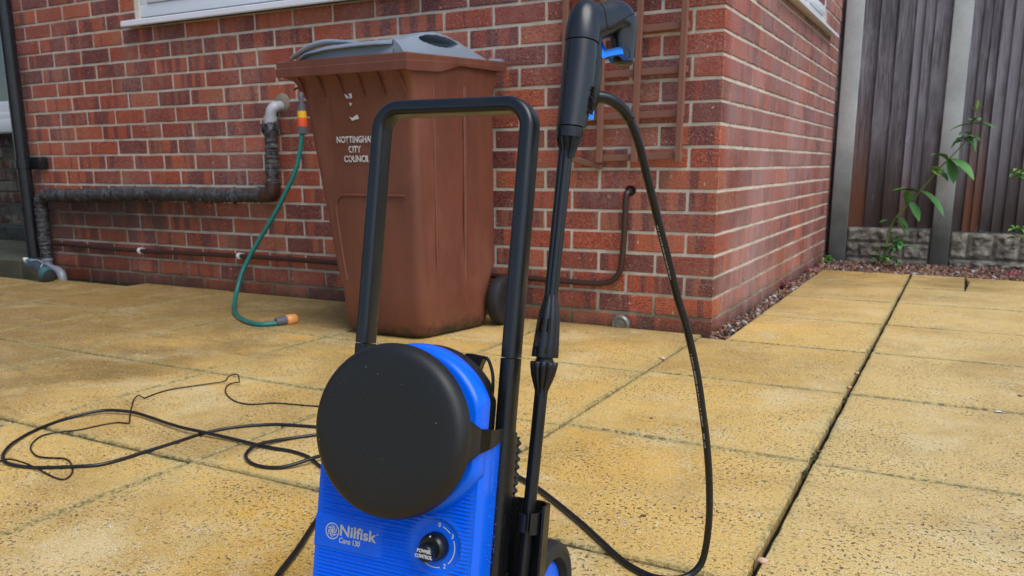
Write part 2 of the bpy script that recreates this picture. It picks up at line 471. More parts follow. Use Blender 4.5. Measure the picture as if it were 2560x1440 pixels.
def box(bm, x0, x1, y0, y1, z0, z1, bevel=0.0, seg=2, mtx=None):
    r = bmesh.ops.create_cube(bm, size=1.0)
    vs = r['verts']
    for v in vs:
        v.co = Vector(((x0 + x1) / 2 + v.co.x * (x1 - x0), (y0 + y1) / 2 + v.co.y * (y1 - y0), (z0 + z1) / 2 + v.co.z * (z1 - z0)))
    if bevel > 0:
        es = list({e for v in vs for e in v.link_edges})
        r2 = bmesh.ops.bevel(bm, geom=es, offset=bevel, segments=seg, affect='EDGES', profile=0.5)
        vs = list({v for f in r2['faces'] for v in f.verts} | {v for v in vs if v.is_valid})
    if mtx is not None:
        for v in vs: v.co = mtx @ v.co
    return vs
def catmull(pts, n=6, closed=False):
    P = [Vector(p) for p in pts]
    out = []
    N = len(P)
    for i in range(N - 1):
        p0 = P[i - 1] if i > 0 else P[0] * 2 - P[1]
        p1, p2 = P[i], P[i + 1]
        p3 = P[i + 2] if i + 2 < N else P[-1] * 2 - P[-2]
        for k in range(n):
            t = k / n
            out.append(0.5 * ((2 * p1) + (-p0 + p2) * t + (2 * p0 - 5 * p1 + 4 * p2 - p3) * t * t + (-p0 + 3 * p1 - 3 * p2 + p3) * t ** 3))
    out.append(P[-1])
    return out
def tube(bm, pts, rad, seg=10, cap=True):
    P = [Vector(p) for p in pts]
    n = len(P)
    rs = rad if isinstance(rad, (list, tuple)) else [rad] * n
    t0 = (P[1] - P[0]).normalized()
    up = Vector((0, 0, 1)) if abs(t0.z) < 0.9 else Vector((1, 0, 0))
    u = t0.cross(up).normalized()
    rings = []
    for i in range(n):
        t = (P[min(i + 1, n - 1)] - P[max(i - 1, 0)]).normalized()
        u = (u - t * u.dot(t))
        u = u.normalized() if u.length > 1e-6 else t.orthogonal().normalized()
        w = t.cross(u)
        rings.append([bm.verts.new(P[i] + (u * math.cos(2 * math.pi * k / seg) + w * math.sin(2 * math.pi * k / seg)) * rs[i]) for k in range(seg)])
    for a, b in zip(rings[:-1], rings[1:]):
        for k in range(seg):
            bm.faces.new((a[k], a[(k + 1) % seg], b[(k + 1) % seg], b[k]))
    if cap:
        bm.faces.new(rings[0][::-1]); bm.faces.new(rings[-1])
    return rings
def loft(bm, rings, cap=True):
    rr = [[bm.verts.new(Vector(p)) for p in r] for r in rings]
    n = len(rr[0])
    for a, b in zip(rr[:-1], rr[1:]):
        for k in range(n):
            bm.faces.new((a[k], a[(k + 1) % n], b[(k + 1) % n], b[k]))
    if cap:
        bm.faces.new(rr[0][::-1]); bm.faces.new(rr[-1])
    return rr
def ell(c, u, v, a, b, n=28, p=1.0):
    c, u, v = Vector(c), Vector(u), Vector(v)
    out = []
    for k in range(n):
        t = 2 * math.pi * k / n
        cs, sn = math.cos(t), math.sin(t)
        cs = math.copysign(abs(cs) ** p, cs); sn = math.copysign(abs(sn) ** p, sn)
        out.append(c + u * a * cs + v * b * sn)
    return out
def lathe(bm, prof, n=64, axis='Y', c=(0, 0, 0)):
    c = Vector(c)
    rings = []
    for r, h in prof:
        ring = []
        for k in range(n):
            t = 2 * math.pi * k / n
            a, b = r * math.cos(t), r * math.sin(t)
            if axis == 'Y': q = Vector((a, h, b))
            elif axis == 'Z': q = Vector((a, b, h))
            else: q = Vector((h, a, b))
            ring.append(c + q)
        rings.append(ring)
    return loft(bm, rings)
def rrect(x0, x1, y0, y1, r, n=4):
    pts = []
    for cx, cy, a0 in ((x1 - r, y1 - r, 0), (x0 + r, y1 - r, 90), (x0 + r, y0 + r, 180), (x1 - r, y0 + r, 270)):
        for k in range(n + 1):
            a = R(a0 + 90 * k / n)
            pts.append((cx + r * math.cos(a), cy + r * math.sin(a)))
    return pts
def text_obj(name, s, size, mtx, mat, parent, extrude=0.0003, bold=0.0, align='LEFT', spacing=1.0, sx=1.0):
    cu = bpy.data.curves.new(name, 'FONT')
    cu.body = s
    cu.size = size
    cu.extrude = extrude
    cu.offset = bold
    cu.align_x = align
    cu.align_y = 'CENTER'
    cu.space_character = spacing
    cu.resolution_u = 3
    tmp = bpy.data.objects.new(name + "_tmp", cu)
    me = bpy.data.meshes.new_from_object(tmp)
    bpy.data.objects.remove(tmp)
    me.transform(Matrix.Diagonal((sx, 1, 1, 1)))
    me.transform(mtx)
    me.materials.clear(); me.materials.append(mat)
    return mkobj(name, me, None, parent)
rng = random.Random(11)

# ------------------------------------------------------------------ ground and patio
def quad_obj(name, x0, x1, y0, y1, z, mat, kind='structure'):
    bm = bmesh.new()
    vs = [bm.verts.new(p) for p in ((x0, y0, z), (x1, y0, z), (x1, y1, z), (x0, y1, z))]
    bm.faces.new(vs)
    return tag(bmobj(name, bm, mat), kind=kind)
ground = quad_obj("ground", -150, 150, -150, 150, -0.045, M['soil'])
patio = empty("patio"); tag(patio, kind='structure')
bm = bmesh.new()
box(bm, -4.25, 3.9, -6.2, 2.24, -0.040, -0.022)
bed = bmobj("joint_bed", bm, M['jointfill'], patio)

def slab(x0, x1, y0, y1, dz=0.0, poly=None):
    P = poly or [(x0, y0), (x1, y0), (x1, y1), (x0, y1)]
    cx = sum(p[0] for p in P) / 4; cy = sum(p[1] for p in P) / 4
    r = random.Random(int(cx * 977 + cy * 3571) & 0xffff)
    # subdivided outline with chipped arrises
    out = []
    for i in range(len(P)):
        a, b = Vector(P[i]), Vector(P[(i + 1) % len(P)])
        n = max(2, int((b - a).length / 0.035))
        nrm = Vector((b.y - a.y, a.x - b.x)).normalized()
        for k in range(n):
            q = a.lerp(b, k / n) - nrm * abs(r.gauss(0, 0.0011))
            out.append(q)
    bm = bmesh.new()
    lay = bm.verts.layers.float.new("edge")
    C2 = Vector((cx, cy))
    rings = []
    for ins, z, e in ((0.0, -0.040, 1), (0.0, -0.004, 1), (0.0025, 0.0, 1.0), (0.012, 0.0, .50), (0.050, 0.0, 0.0)):
        ring = []
        for q in out:
            d = (C2 - q)
            # inset towards centre, limited per axis
            sx = math.copysign(min(abs(d.x), ins), d.x) if abs(d.x) > 1e-4 else 0
            sy = math.copysign(min(abs(d.y), ins), d.y) if abs(d.y) > 1e-4 else 0
            hx = abs(q.x - cx) / (max(abs(p[0] - cx) for p in P) + 1e-6)
            hy = abs(q.y - cy) / (max(abs(p[1] - cy) for p in P) + 1e-6)
            kx = 1.0 if hx > 0.985 else hx ; ky = 1.0 if hy > 0.985 else hy
            v = bm.verts.new((q.x + sx * kx - cx, q.y + sy * ky - cy, z)); v[lay] = e
            ring.append(v)
        rings.append(ring)
    n = len(out)
    for a, b in zip(rings[:-1], rings[1:]):
        for k in range(n):
            bm.faces.new((a[k], a[(k + 1) % n], b[(k + 1) % n], b[k]))
    bm.faces.new(rings[-1])
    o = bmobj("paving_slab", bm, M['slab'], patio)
    o.location = (cx, cy, dz + r.uniform(-.0012, .0012))
    o.rotation_euler = (R(r.uniform(-.09, .09)), R(r.uniform(-.09, .09)), R(r.uniform(-.12, .12)))
    o["rnd"] = r.random()
    return o
def grid(xs, ys, gx=0.0028, gy=0.0030, wide={}):
    for i in range(len(xs) - 1):
        for j in range(len(ys) - 1):
            a, b = xs[i], xs[i + 1]
            la = wide.get(a, gx); lb = wide.get(b, gx)
            ga = .0052 if abs(ys[j] + 1.80) < .02 else gy
            gb = .0052 if abs(ys[j + 1] + 1.80) < .02 else gy
            slab(a + la, b - lb, ys[j] + ga, ys[j + 1] - gb)
W = {0.535: 0.0052, -0.03: 0.0040, -0.61: 0.0042}
# right of the long open joint
grid([0.535, 1.12, 1.71, 2.30, 2.89], [-3.6, -3.0, -2.41, -1.81, -1.21, -0.61, -0.045, 0.50, 1.08, 1.60], wide=W)
slab(0.540, 0.800, 1.605, 2.165)
slab(0.806, 1.12, 1.605, 2.00, poly=[(0.802, 1.605), (1.118, 1.605), (1.118, 1.96), (0.822, 2.02)])
slab(0.806, 1.12, 2.03, 2.16, poly=[(0.812, 2.04), (1.118, 1.975), (1.118, 2.12), (0.800, 2.16)])
slab(1.125, 1.71, 1.605, 2.12)
slab(1.715, 2.30, 1.605, 2.12)
# between the house side and the open joint
grid([0.062, 0.535], [-0.055, 0.50, 1.08, 1.635, 2.18], wide=W)
grid([-0.03, 0.535], [-3.6, -3.0, -2.40, -1.79, -1.205, -0.612, -0.055], wide=W)
# in front of the house wall
grid([-0.61, -0.03], [-3.6, -3.0, -2.40, -1.80, -1.221, -0.635, -0.006], wide=W)
grid([-4.2, -3.60, -3.01, -2.41, -1.81, -1.22, -0.61], [-3.6, -3.0, -2.40, -1.805], wide=W)
grid([-2.96, -2.36, -1.775, -1.19, -0.61], [-1.805, -1.235], wide=W)
grid([-4.2, -3.55, -2.96], [-1.805, -1.25], wide=W)
grid([-3.60, -3.01, -2.40, -1.815, -1.225, -0.61], [-1.235, -0.665], wide=W)
grid([-3.02, -2.39, -1.825, -1.215, -0.61], [-0.665, -0.006], wide=W)
grid([-4.19, -3.60], [-1.25, -0.70, -0.20], wide=W)
grid([-3.60, -3.02], [-0.665, -0.12], wide=W)

# raised concrete step beyond the end of the house wall
bm = bmesh.new()
box(bm, -7.5, -3.80, -0.20, 0.62, -0.03, 0.102, 0.006)
box(bm, -7.5, -4.20, -3.6, -0.205, -0.03, 0.100, 0.006)
tag(bmobj("raised_step", bm, M['oldconc']), kind='structure')

# ------------------------------------------------------------------ house extension, brick by brick
G, Z0 = 0.0764, 0.055
XE = -3.93                # left end of the front wall
YE = 2.96                 # far end of the side wall
house = empty("brick_house", (0, 0, 0))
tag(house, "red brick house corner with pale mortar joints and two white framed windows", "house")

def brick_mesh(L, H, D, seed, side=False):
    """front face in the XZ plane at y=0, body behind; slightly dragged arrises"""
    r = random.Random(seed)
    bm = bmesh.new()
    nx, nz = max(3, int(L / 0.04)), 2
    def ring(ins, y, jit):
        pts = []
        for k in range(nx): pts.append((L * k / nx, 0))
        for k in range(nz): pts.append((L, H * k / nz))
        for k in range(nx): pts.append((L - L * k / nx, H))
        for k in range(nz): pts.append((0, H - H * k / nz))
        out = []
        for x, z in pts:
            x2 = min(max(x, ins), L - ins) + r.uniform(-jit, jit)
            z2 = min(max(z, ins), H - ins) + r.uniform(-jit, jit)
            out.append((x2, y, z2))
        return out
    a = ring(0, D, 0); b = ring(0, 0.0030, 0.0013); c = ring(0.0026, 0.0, 0.0013)
    loft(bm, [a, b, c])
    bmesh.ops.recalc_face_normals(bm, faces=bm.faces)
    me = bpy.data.meshes.new("brick")
    bm.to_mesh(me); bm.free()
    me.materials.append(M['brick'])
    return me
BH = G - 0.0112
STR = [brick_mesh(0.2138, BH, 0.09, 100 + i) for i in range(5)]
HDR = [brick_mesh(0.1025, BH, 0.09, 200 + i) for i in range(3)]
def corner_mesh(lx, ly, seed):
    r = random.Random(seed)
    bm = bmesh.new()
    box(bm, -lx, 0, 0, ly, 0, BH, 0.0024, 1)
    for v in bm.verts:
        v.co += Vector((r.uniform(-.0007, .0007), r.uniform(-.0007, .0007), r.uniform(-.0007, .0007)))
    bmesh.ops.recalc_face_normals(bm, faces=bm.faces)
    me = bpy.data.meshes.new("brick"); bm.to_mesh(me); bm.free()
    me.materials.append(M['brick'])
    return me
CORN = {0: [corner_mesh(0.215, 0.1025, 7 + i) for i in range(2)], 1: [corner_mesh(0.1025, 0.215, 17 + i) for i in range(2)]}

WX0, WX1, WZ0, WZ1 = -2.895, -1.20, 1.320, 2.25     # front window opening
SY0, SY1, SZ0, SZ1 = 0.90, 2.13, 1.328, 2.25       # side window opening
bricks = []   # (score, mesh, location, rotz)
fwd = Vector((-0.46502886, 0.86061541, -0.20757959))
def score(p, nrm, L):
    d = Vector(p) - CAMP
    ca = abs(d.normalized().dot(nrm))
    return L * BH * ca / d.length_squared
NROW = 21
for row in range(-1, NROW):
    z = Z0 + G * row + 0.0056
    odd = row % 2
    jz = rng.uniform(-.0008, .0008)
    cm = rng.choice(CORN[1 if odd else 0])
    bricks.append((9, cm, (0, 0, z + jz), 0.0))
    x = -0.1125 if odd else -0.225
    while x > XE + 0.02:
        L = 0.215
        full = x - L >= XE
        if not full: L = 0.1025
        if x - L < XE - 0.02: break
        x0 = x - L
        hidden = (WX0 - 0.01 < x0 + L / 2 < WX1 + 0.01 and z + BH > WZ0 - 0.02)
        if not hidden:
            me = rng.choice(STR if full else HDR)
            sc0 = score((x0 + L / 2, 0, z), Vector((0, 1, 0)), L)
            if WX0 > x0 and WX0 < x0 + L and z + BH > WZ0 + .015:
                me, x0b = rng.choice(HDR), x0
            bricks.append((sc0, me, (x0, rng.uniform(-.0014, .0014), z + jz + rng.uniform(-.0006, .0006)), 0.0))
        x -= (0.225 if full else 0.1125)
    y = 0.225 if odd else 0.1125
    idx = 0
    while y < YE - 0.05:
        # a cut closer in every course beside the seventh brick
        L = 0.215
        me = rng.choice(STR)
        if abs(y - 1.35) < 0.13 and idx < 100:
            idx = 200
            L = 0.1025; me = rng.choice(HDR)
        elif y + L > YE:
            L = 0.1025; me = rng.choice(HDR)
        if not ((SY0 - .1 < y + L / 2 < SY1 + .16 and SZ0 - .05 < z < 1.30) or (SY0 < y + L / 2 < SY1 and z > 1.30)):
            bricks.append((score((0, y + L / 2, z), Vector((1, 0, 0)), L), me, (rng.uniform(-.0014, .0014), y, z + jz + rng.uniform(-.0006, .0006)), math.pi / 2))
        y += L + 0.010
        idx += 1
bricks.sort(key=lambda b: -b[0])
rest_f, rest_s = bmesh.new(), bmesh.new()
def add_rest(bm, me, mtx, rv):
    lay = bm.verts.layers.float.get("rnd") or bm.verts.layers.float.new("rnd")
    n0 = len(bm.verts)
    bm.from_mesh(me)
    bm.verts.ensure_lookup_table()
    for v in bm.verts[n0:]:
        v.co = mtx @ v.co
        v[lay] = rv
for i, (s_, me, loc, rz) in enumerate(bricks):
    rv = rng.random()
    if i < 290:
        o = bpy.data.objects.new("brick", me)
        COL.objects.link(o)
        o.parent = house
        o.location = loc
        o.rotation_euler = (0, 0, rz)
        o["rnd"] = rv
    else:
        if rz == 0:
            add_rest(rest_f, me, Matrix.Translation(loc), rv)
        else:   # local frame turned a quarter so the brick length runs along local x
            add_rest(rest_s, me, Matrix.Translation((loc[1], -loc[0], loc[2])), rv)
o = bmobj("brickwork", rest_f, M['brick'], house); tag(o, kind='stuff')
o = bmobj("brickwork", rest_s, M['brick'], house); tag(o, kind='stuff'); o.rotation_euler = (0, 0, math.pi / 2)

# course of cut bricks under the side sill
for yc in [0.80 + .225 * i for i in range(7)]:
    o = bpy.data.objects.new("brick", rng.choice(STR)); COL.objects.link(o); o.parent = house
    o.location = (0, yc, 1.283); o.rotation_euler = (0, 0, math.pi / 2); o.scale = (1, 1, .016 / BH)
    o["rnd"] = rng.random()
# mortar body of the walls, set back from the brick faces, with openings
MR = 0.0042
bm = bmesh.new()
zt = 3.1
def wallbox(x0, x1, z0, z1): box(bm, x0, x1, MR, 0.24, z0, z1)
wallbox(XE + .004, WX0, -0.1, zt); wallbox(WX0, WX1, -0.1, WZ0 - .04); wallbox(WX0, WX1, WZ1, zt); wallbox(WX1, -0.24, -0.1, zt)
def sidebox(y0, y1, z0, z1): box(bm, -0.24, -MR, y0, y1, z0, z1)
sidebox(MR, SY0, -0.1, zt); sidebox(SY0, SY1, -0.1, SZ0 - .035); sidebox(SY0, SY1, SZ1, zt); sidebox(SY1, YE - .004, -0.1, zt)
box(bm, XE + .004, XE + .23, 0.24, YE - .24, -0.1, zt)
box(bm, XE + .23, -0.24, YE - .24, YE - .004, -0.1, zt)
bmobj("mortar", bm, M['mortar'], house)
# upper part of the building, above the picture
k = NB("upper_brickwork", .7)
bt = k.n("ShaderNodeTexBrick")
bt.inputs["Scale"].default_value = 1.0
bt.inputs["Brick Width"].default_value = .225; bt.inputs["Row Height"].default_value = .0764; bt.inputs["Mortar Size"].default_value = .005
bt.inputs["Color1"].default_value = (.24, .055, .025, 1); bt.inputs["Color2"].default_value = (.11, .03, .025, 1); bt.inputs["Mortar"].default_value = (.4, .36, .3, 1)
s3 = k.sep(k.pos())
k.l(k.comb(k.math('ADD', s3[0], s3[1]), s3[2], 0.0), bt.inputs["Vector"])
k.base(bt.outputs[0])
bm = bmesh.new()
box(bm, XE, 0, 0, YE, zt, 3.3)
bmobj("upper_wall", bm, k.m, house)
bm = bmesh.new()
box(bm, XE - .12, .14, -.14, YE + .1, 3.3, 3.42, .01)
bmobj("flat_roof", bm, M['upvc'], house)

# front window: frame, sash, pane, sill
def window_front():
    fr = bmesh.new()
    y0, y1 = 0.010, 0.075
    box(fr, WX0, WX1, y0, y1, WZ0 + .004, WZ0 + .062, .004)
    box(fr, WX0, WX0 + .058, y0, y1, WZ0 + .062, WZ1, .004)
    box(fr, WX1 - .058, WX1, y0, y1, WZ0 + .062, WZ1, .004)
    box(fr, WX0, WX1, y0, y1, WZ1 - .06, WZ1, .004)
    xm = WX0 + 0.84
    box(fr, xm - .035, xm + .035, y0, y1, WZ0 + .062, WZ1 - .06, .004)
    f = bmobj("window_frame", fr, M['upvc'], house, 30)
    for a, b in ((WX0 + .058, xm - .035), (xm + .035, WX1 - .058)):
        sb = bmesh.new()
        z0, z1 = WZ0 + .062, WZ1 - .06
        a2, b2 = a + .003, b - .003
        box(sb, a2, b2, y0 - .010, y0 + .03, z0 + .003, z0 + .052, .009, 3)
        box(sb, a2, a2 + .049, y0 - .010, y0 + .03, z0 + .04, z1, .009, 3)
        box(sb, b2 - .049, b2, y0 - .010, y0 + .03, z0 + .04, z1, .009, 3)
        bmobj("sash", sb, M['upvc'], f, 40)
        pb = bmesh.new(); box(pb, a2 + .045, b2 - .045, y0 + .012, y0 + .02, z0 + .045, z1)
        bmobj("pane", pb, M['glass'], f)
    s = bmesh.new()
    prof = [(y_, z_ + .0475) for y_, z_ in [(0.10, 1.276), (0.03, 1.276), (-0.048, 1.256), (-0.053, 1.252), (-0.054, 1.232), (-0.050, 1.227), (-0.040, 1.228), (-0.036, 1.236), (0.10, 1.252)]]
    xa, xb = -2.965, -1.10
    loft(s, [[(xa, y, z) for y, z in prof], [(xb, y, z) for y, z in prof]])
    bmobj("window_sill", s, M['upvc'], house)
window_front()
def window_side():
    fr = bmesh.new()
    x1, x0 = -0.012, -0.08
    box(fr, x0, x1, SY0, SY1, SZ0 + .004, SZ0 + .060, .004)
    box(fr, x0, x1, SY1 - .055, SY1, SZ0 + .06, SZ1, .004)
    box(fr, x0, x1, SY0, SY0 + .055, SZ0 + .06, SZ1, .004)
    box(fr, x0, x1, SY0, SY1, SZ1 - .06, SZ1, .004)
    ym = 1.60
    box(fr, x0, x1, ym - .033, ym + .033, SZ0 + .06, SZ1 - .06, .004)
    f = bmobj("window_frame", fr, M['upvc'], house, 30)
    for a, b in ((SY0 + .055, ym - .033), (ym + .033, SY1 - .055)):
        sb = bmesh.new()
        box(sb, x1 - .03, x1 + .012, a + .003, b - .003, SZ0 + .062, SZ0 + .105, .008, 3)
        box(sb, x1 - .03, x1 + .012, a + .003, a + .045, SZ0 + .10, SZ1 - .062, .008, 3)
        box(sb, x1 - .03, x1 + .012, b - .045, b - .003, SZ0 + .10, SZ1 - .062, .008, 3)
        bmobj("sash", sb, M['upvc'], f, 40)
        pb = bmesh.new(); box(pb, x1 - .02, x1 - .012, a + .04, b - .04, SZ0 + .10, SZ1 - .06)
        bmobj("pane", pb, M['glass'], f)
    s = bmesh.new()
    prof = [(-0.10, 1.330), (-0.03, 1.330), (0.042, 1.318), (0.046, 1.314), (0.046, 1.300), (0.036, 1.300), (0.030, 1.306), (-0.10, 1.312)]
    loft(s, [[(x, 0.80, z) for x, z in prof], [(x, 2.30, z) for x, z in prof]])
    bmobj("window_sill", s, M['upvc'], house)
window_side()

# ------------------------------------------------------------------ old house beyond the downpipe
OY = 0.60
old = empty("old_house", (-5.4, OY, 0.1))
tag(old, "darker old house wall with flaking painted bricks beyond the black downpipe", "house")
old_inv = old.matrix_basis.inverted()
def oldpart(name, bm, mat, smooth=None):
    o = bmobj(name, bm, mat, old, smooth)
    o.matrix_parent_inverse = Matrix.Translation((5.4, -OY, -0.1))
    return o
bm = bmesh.new()
OWX = -4.86
box(bm, -7.5, OWX, OY + .004, OY + .25, 0.0, 0.835)
box(bm, OWX, XE + .1, OY + .004, OY + .25, 0.0, 3.4)
box(bm, -7.5, OWX, OY + .004, OY + .25, 2.1, 3.4)
oldpart("wall", bm, M['oldmortar'])
omesh = []
for i in range(3):
    r = random.Random(900 + i)
    b2 = bmesh.new(); box(b2, 0, .215, 0, .05, 0, .064, .004, 1)
    for v in b2.verts: v.co += Vector((r.uniform(-.002, .002), r.uniform(-.002, .002), r.uniform(-.002, .002)))
    me = bpy.data.meshes.new("brick"); b2.to_mesh(me); b2.free(); me.materials.append(M['oldbrick']); omesh.append(me)
for row in range(21):
    z = 0.212 + row * .0764
    x = XE - (0.0 if row % 2 else 0.1125)
    for j in range(8):
        x -= .225
        if x + .215 < OWX and z > .79: break
        if x < -5.9: break
        if z > .79 and x < OWX: continue
        o = bpy.data.objects.new("brick", rng.choice(omesh)); COL.objects.link(o)
        o.parent = old; o.location = (x + 5.4, rng.uniform(-.004, .004), z - 0.1); o["rnd"] = rng.random()
bm = bmesh.new(); box(bm, -7.5, XE, OY - .035, OY + .01, 0.10, 0.200, .006)
oldpart("plinth", bm, M['downpipe'])
fr = bmesh.new()
box(fr, -6.6, OWX - .02, OY - .002, OY + .06, .966, 1.045, .006)
box(fr, OWX - .10, OWX - .02, OY - .002, OY + .06, 1.045, 2.1, .006)
oldpart("window_frame", fr, M['upvc'], 30)
pb = bmesh.new(); box(pb, -6.6, OWX - .10, OY + .025, OY + .035, 1.04, 2.1)
oldpart("pane", pb, M['glass'])
s = bmesh.new()
box(s, -6.7, OWX + .035, OY - .055, OY + .01, .835, .925, .01)
box(s, -6.7, OWX + .03, OY - .035, OY + .03, .925, .968, .01)
oldpart("window_sill", s, M['upvc'], 30)

# unseen brick block added just left of view to keep sky light off
bm = bmesh.new()
box(bm, -6.5, -4.55, -4.6, -1.0, -.05, 3.2)
shade_block = bmobj("added_shade_block", bm, k.m)
tag(shade_block, "plain brick block added out of view to darken the left side of the patio", "house")

# ------------------------------------------------------------------ downpipe
dp = empty("downpipe", (-3.86, -.07, 0)); tag(dp, "black plastic downpipe running down the left end of the brick wall", "downpipe")
bm = bmesh.new()
tube(bm, [(-.0, 0, 0.02), (0, 0, 3.2)], 0.0365, 20)
bmobj("pipe", bm, M['downpipe'], dp, 40)
bm = bmesh.new()
tube(bm, [(0, 0, 0.600), (0, 0, 0.648)], 0.0415, 20)
box(bm, .02, .115, .02, .075, .592, .662, .012)
bmobj("bracket", bm, M['downpipe'], dp, 40)

# ------------------------------------------------------------------ lagged waste pipe
wp = empty("waste_pipe", (-2.0, 0, .48)); tag(wp, "waste pipe wrapped in torn grey black lagging along the lower brick wall", "pipe")
def wpart(name, bm, mat, sm=60):
    o = bmobj(name, bm, mat, wp, sm); o.matrix_parent_inverse = Matrix.Translation((2.0, 0, -.48)); return o
rg = random.Random(5)
def lag(bm, pts, r0, amp):
    P = catmull(pts, 14)
    rr = [r0 + rg.uniform(-amp, amp) for _ in P]
    rings = tube(bm, P, rr, 14)
    for ring in rings:
        for v in ring:
            v.co += Vector((rg.uniform(-1, 1), rg.uniform(-1, 1), rg.uniform(-1, 1))) * amp * .9
bm = bmesh.new()
lag(bm, [(-2.02, -.055, .80), (-2.022, -.055, .72), (-2.026, -.055, .64), (-2.03, -.055, .56), (-2.03, -.055, .505)], .029, .0028)
wpart("lagging", bm, M['lagging'])
bm = bmesh.new()
pts = [(-2.03 - (1.70 * t), -.055, .478 - .010 * math.sin(t * 9) * 0.4 - .022 * t) for t in [i / 12 for i in range(13)]]
lag(bm, pts, .033, .0045)
for i in range(12):   # sagging torn scraps
    x = -2.1 - 1.5 * rg.random()
    z = .478 - .022 * (-(x + 2.03) / 1.7)
    a = rg.uniform(3.3, 6.1)
    c0 = Vector((x, -.055 + .033 * math.cos(a), z + .033 * math.sin(a)))
    v = [bm.verts.new(c0 + Vector((rg.uniform(-.03, .03), rg.uniform(-.012, .006), rg.uniform(-.028, .012)))) for _ in range(3)]
    bm.faces.new(v)
wpart("lagging", bm, M['lagging'])
bm = bmesh.new()
lag(bm, [(-3.735, -.055, .445), (-3.765, -.055, .42), (-3.772, -.055, .36), (-3.775, -.055, .26), (-3.775, -.055, .17), (-3.775, -.055, .10)], .033, .003)
wpart("lagging", bm, M['lagging'])
bm = bmesh.new()
tube(bm, catmull([(-2.0, .02, .868), (-2.0, -.02, .868), (-2.003, -.045, .862), (-2.012, -.055, .842), (-2.018, -.055, .81), (-2.02, -.055, .785)], 5), .0245, 18)
tube(bm, [(-2.018, -.055, .825), (-2.02, -.055, .79)], .029, 18)
wpart("elbow", bm, simple("elbow_pale", (.46, .47, .50), .4, var=.35, scale=30))
bm = bmesh.new()
for i in range(26):   # ragged collar of the lagging
    a = 2 * math.pi * i / 26
    c0 = Vector((-2.02 + .031 * math.cos(a), -.055 + .031 * math.sin(a), .79))
    v = [bm.verts.new(c0 + Vector((.012 * math.cos(a + s_) * rg.uniform(.3, 1.4), .012 * math.sin(a + s_) * rg.uniform(.3, 1.4), dz_ + rg.uniform(-.012, .016)))) for s_, dz_ in ((-.6, .0), (.6, .0), (.3, -.035), (-.3, -.04))]
    bm.faces.new(v)
wpart("torn_collar", bm, M['lagging'])
bm = bmesh.new()   # knee joint, bare
tube(bm, catmull([(-2.03, -.055, .53), (-2.03, -.055, .50), (-2.036, -.055, .483), (-2.055, -.055, .477), (-2.09, -.055, .476)], 5), .036, 16)
wpart("knee", bm, M['copper'])
bm = bmesh.new()   # mortar pad at the wall
rr = [ell((-1.995, .0, .885), (1, 0, 0), (0, 0, 1), .046, .042, 20), ell((-1.995, -.007, .883), (1, 0, 0), (0, 0, 1), .037, .034, 20), ell((-1.997, -.010, .88), (1, 0, 0), (0, 0, 1), .026, .025, 20)]
rr = [[p + Vector((rg.uniform(-.004, .004), 0, rg.uniform(-.004, .004))) for p in r_] for r_ in rr]
loft(bm, rr)
wpart("mortar_pad", bm, simple("mortar_dirty", (.30, .25, .18), .9, var=.5, scale=60, bump=.8, bscale=140, bdist=.004))
bm = bmesh.new()
tube(bm, [(-3.775, -.055, .105), (-3.775, -.055, .088)], .031, 18)
tube(bm, [(-3.775, -.055, .088), (-3.775, -.055, .062)], .026, 18)
tube(bm, catmull([(-3.775, -.057, .072), (-3.765, -.065, .058), (-3.70, -.085, .050), (-3.63, -.10, .046), (-3.585, -.11, .036), (-3.565, -.115, .012), (-3.563, -.115, -.03)], 6), .0235, 18)
wpart("drain_bend", bm, M['greypipe'])

# ------------------------------------------------------------------ brown supply pipe with clips
gp = empty("supply_pipe", (-0.34, 0, .5)); tag(gp, "thin brown painted pipe running low along the brick wall to a hole", "pipe")
def gpart(name, bm, mat, sm=60):
    o = bmobj(name, bm, mat, gp, sm); o.matrix_parent_inverse = Matrix.Translation((.34, 0, -.5)); return o
bm = bmesh.new()
tube(bm, catmull([(-.325, .03, .510), (-.325, -.004, .509), (-.330, -.020, .500), (-.332, -.022, .478), (-.333, -.022, .42), (-.336, -.022, .33), (-.342, -.022, .25), (-.352, -.022, .208), (-.380, -.022, .178), (-.43, -.022, .165), (-.50, -.022, .163), (-.76, -.022, .166), (-1.2, -.022, .170), (-1.75, -.022, .178), (-2.3, -.022, .180), (-3.0, -.022, .174), (-3.5, -.022, .180), (-3.76, -.022, .184)], 6), .0112, 12)
gpart("pipe", bm, M['copper'])
for x in (-2.305, -3.02):
    bm = bmesh.new()
    z = .180 if x > -2.6 else .174
    tube(bm, [(x - .008, -.022, z), (x + .008, -.022, z)], .0165, 14)
    box(bm, x - .008, x + .008, -.022, .004, z - .012, z + .012, .003)
    gpart("pipe_clip", bm, M['white'], 40)
bm = bmesh.new()
loft(bm, [ell((-.322, -.0025, .512), (1, 0, 0), (0, 0, 1), .020, .019, 20), ell((-.322, .003, .512), (1, 0, 0), (0, 0, 1), .020, .019, 20)])
gpart("wall_hole", bm, M['soil'])

# ------------------------------------------------------------------ garden tap, teal hose
tap = empty("garden_tap", (-1.83, 0, .88)); tag(tap, "small dark outdoor tap on the brick wall above the hose fitting", "tap")
bm = bmesh.new()
tube(bm, [(0, .01, .035), (0, -.045, .035)], .011, 12)
tube(bm, catmull([(0, -.04, .035), (.003, -.058, .03), (.004, -.062, .01), (.004, -.062, -.02)], 4), .011, 12)
tube(bm, [(.004, -.062, -.012), (.004, -.062, -.052)], .0175, 14)
bmobj("spout", bm, M['greyplastic'], tap, 50)
bm = bmesh.new()
tube(bm, [(0, -.045, .035), (-.004, -.062, .062)], .006, 8)
tube(bm, [(-.034, -.060, .052), (.026, -.064, .070)], .005, 8)
bmobj("handle", bm, M['brass'], tap, 50)

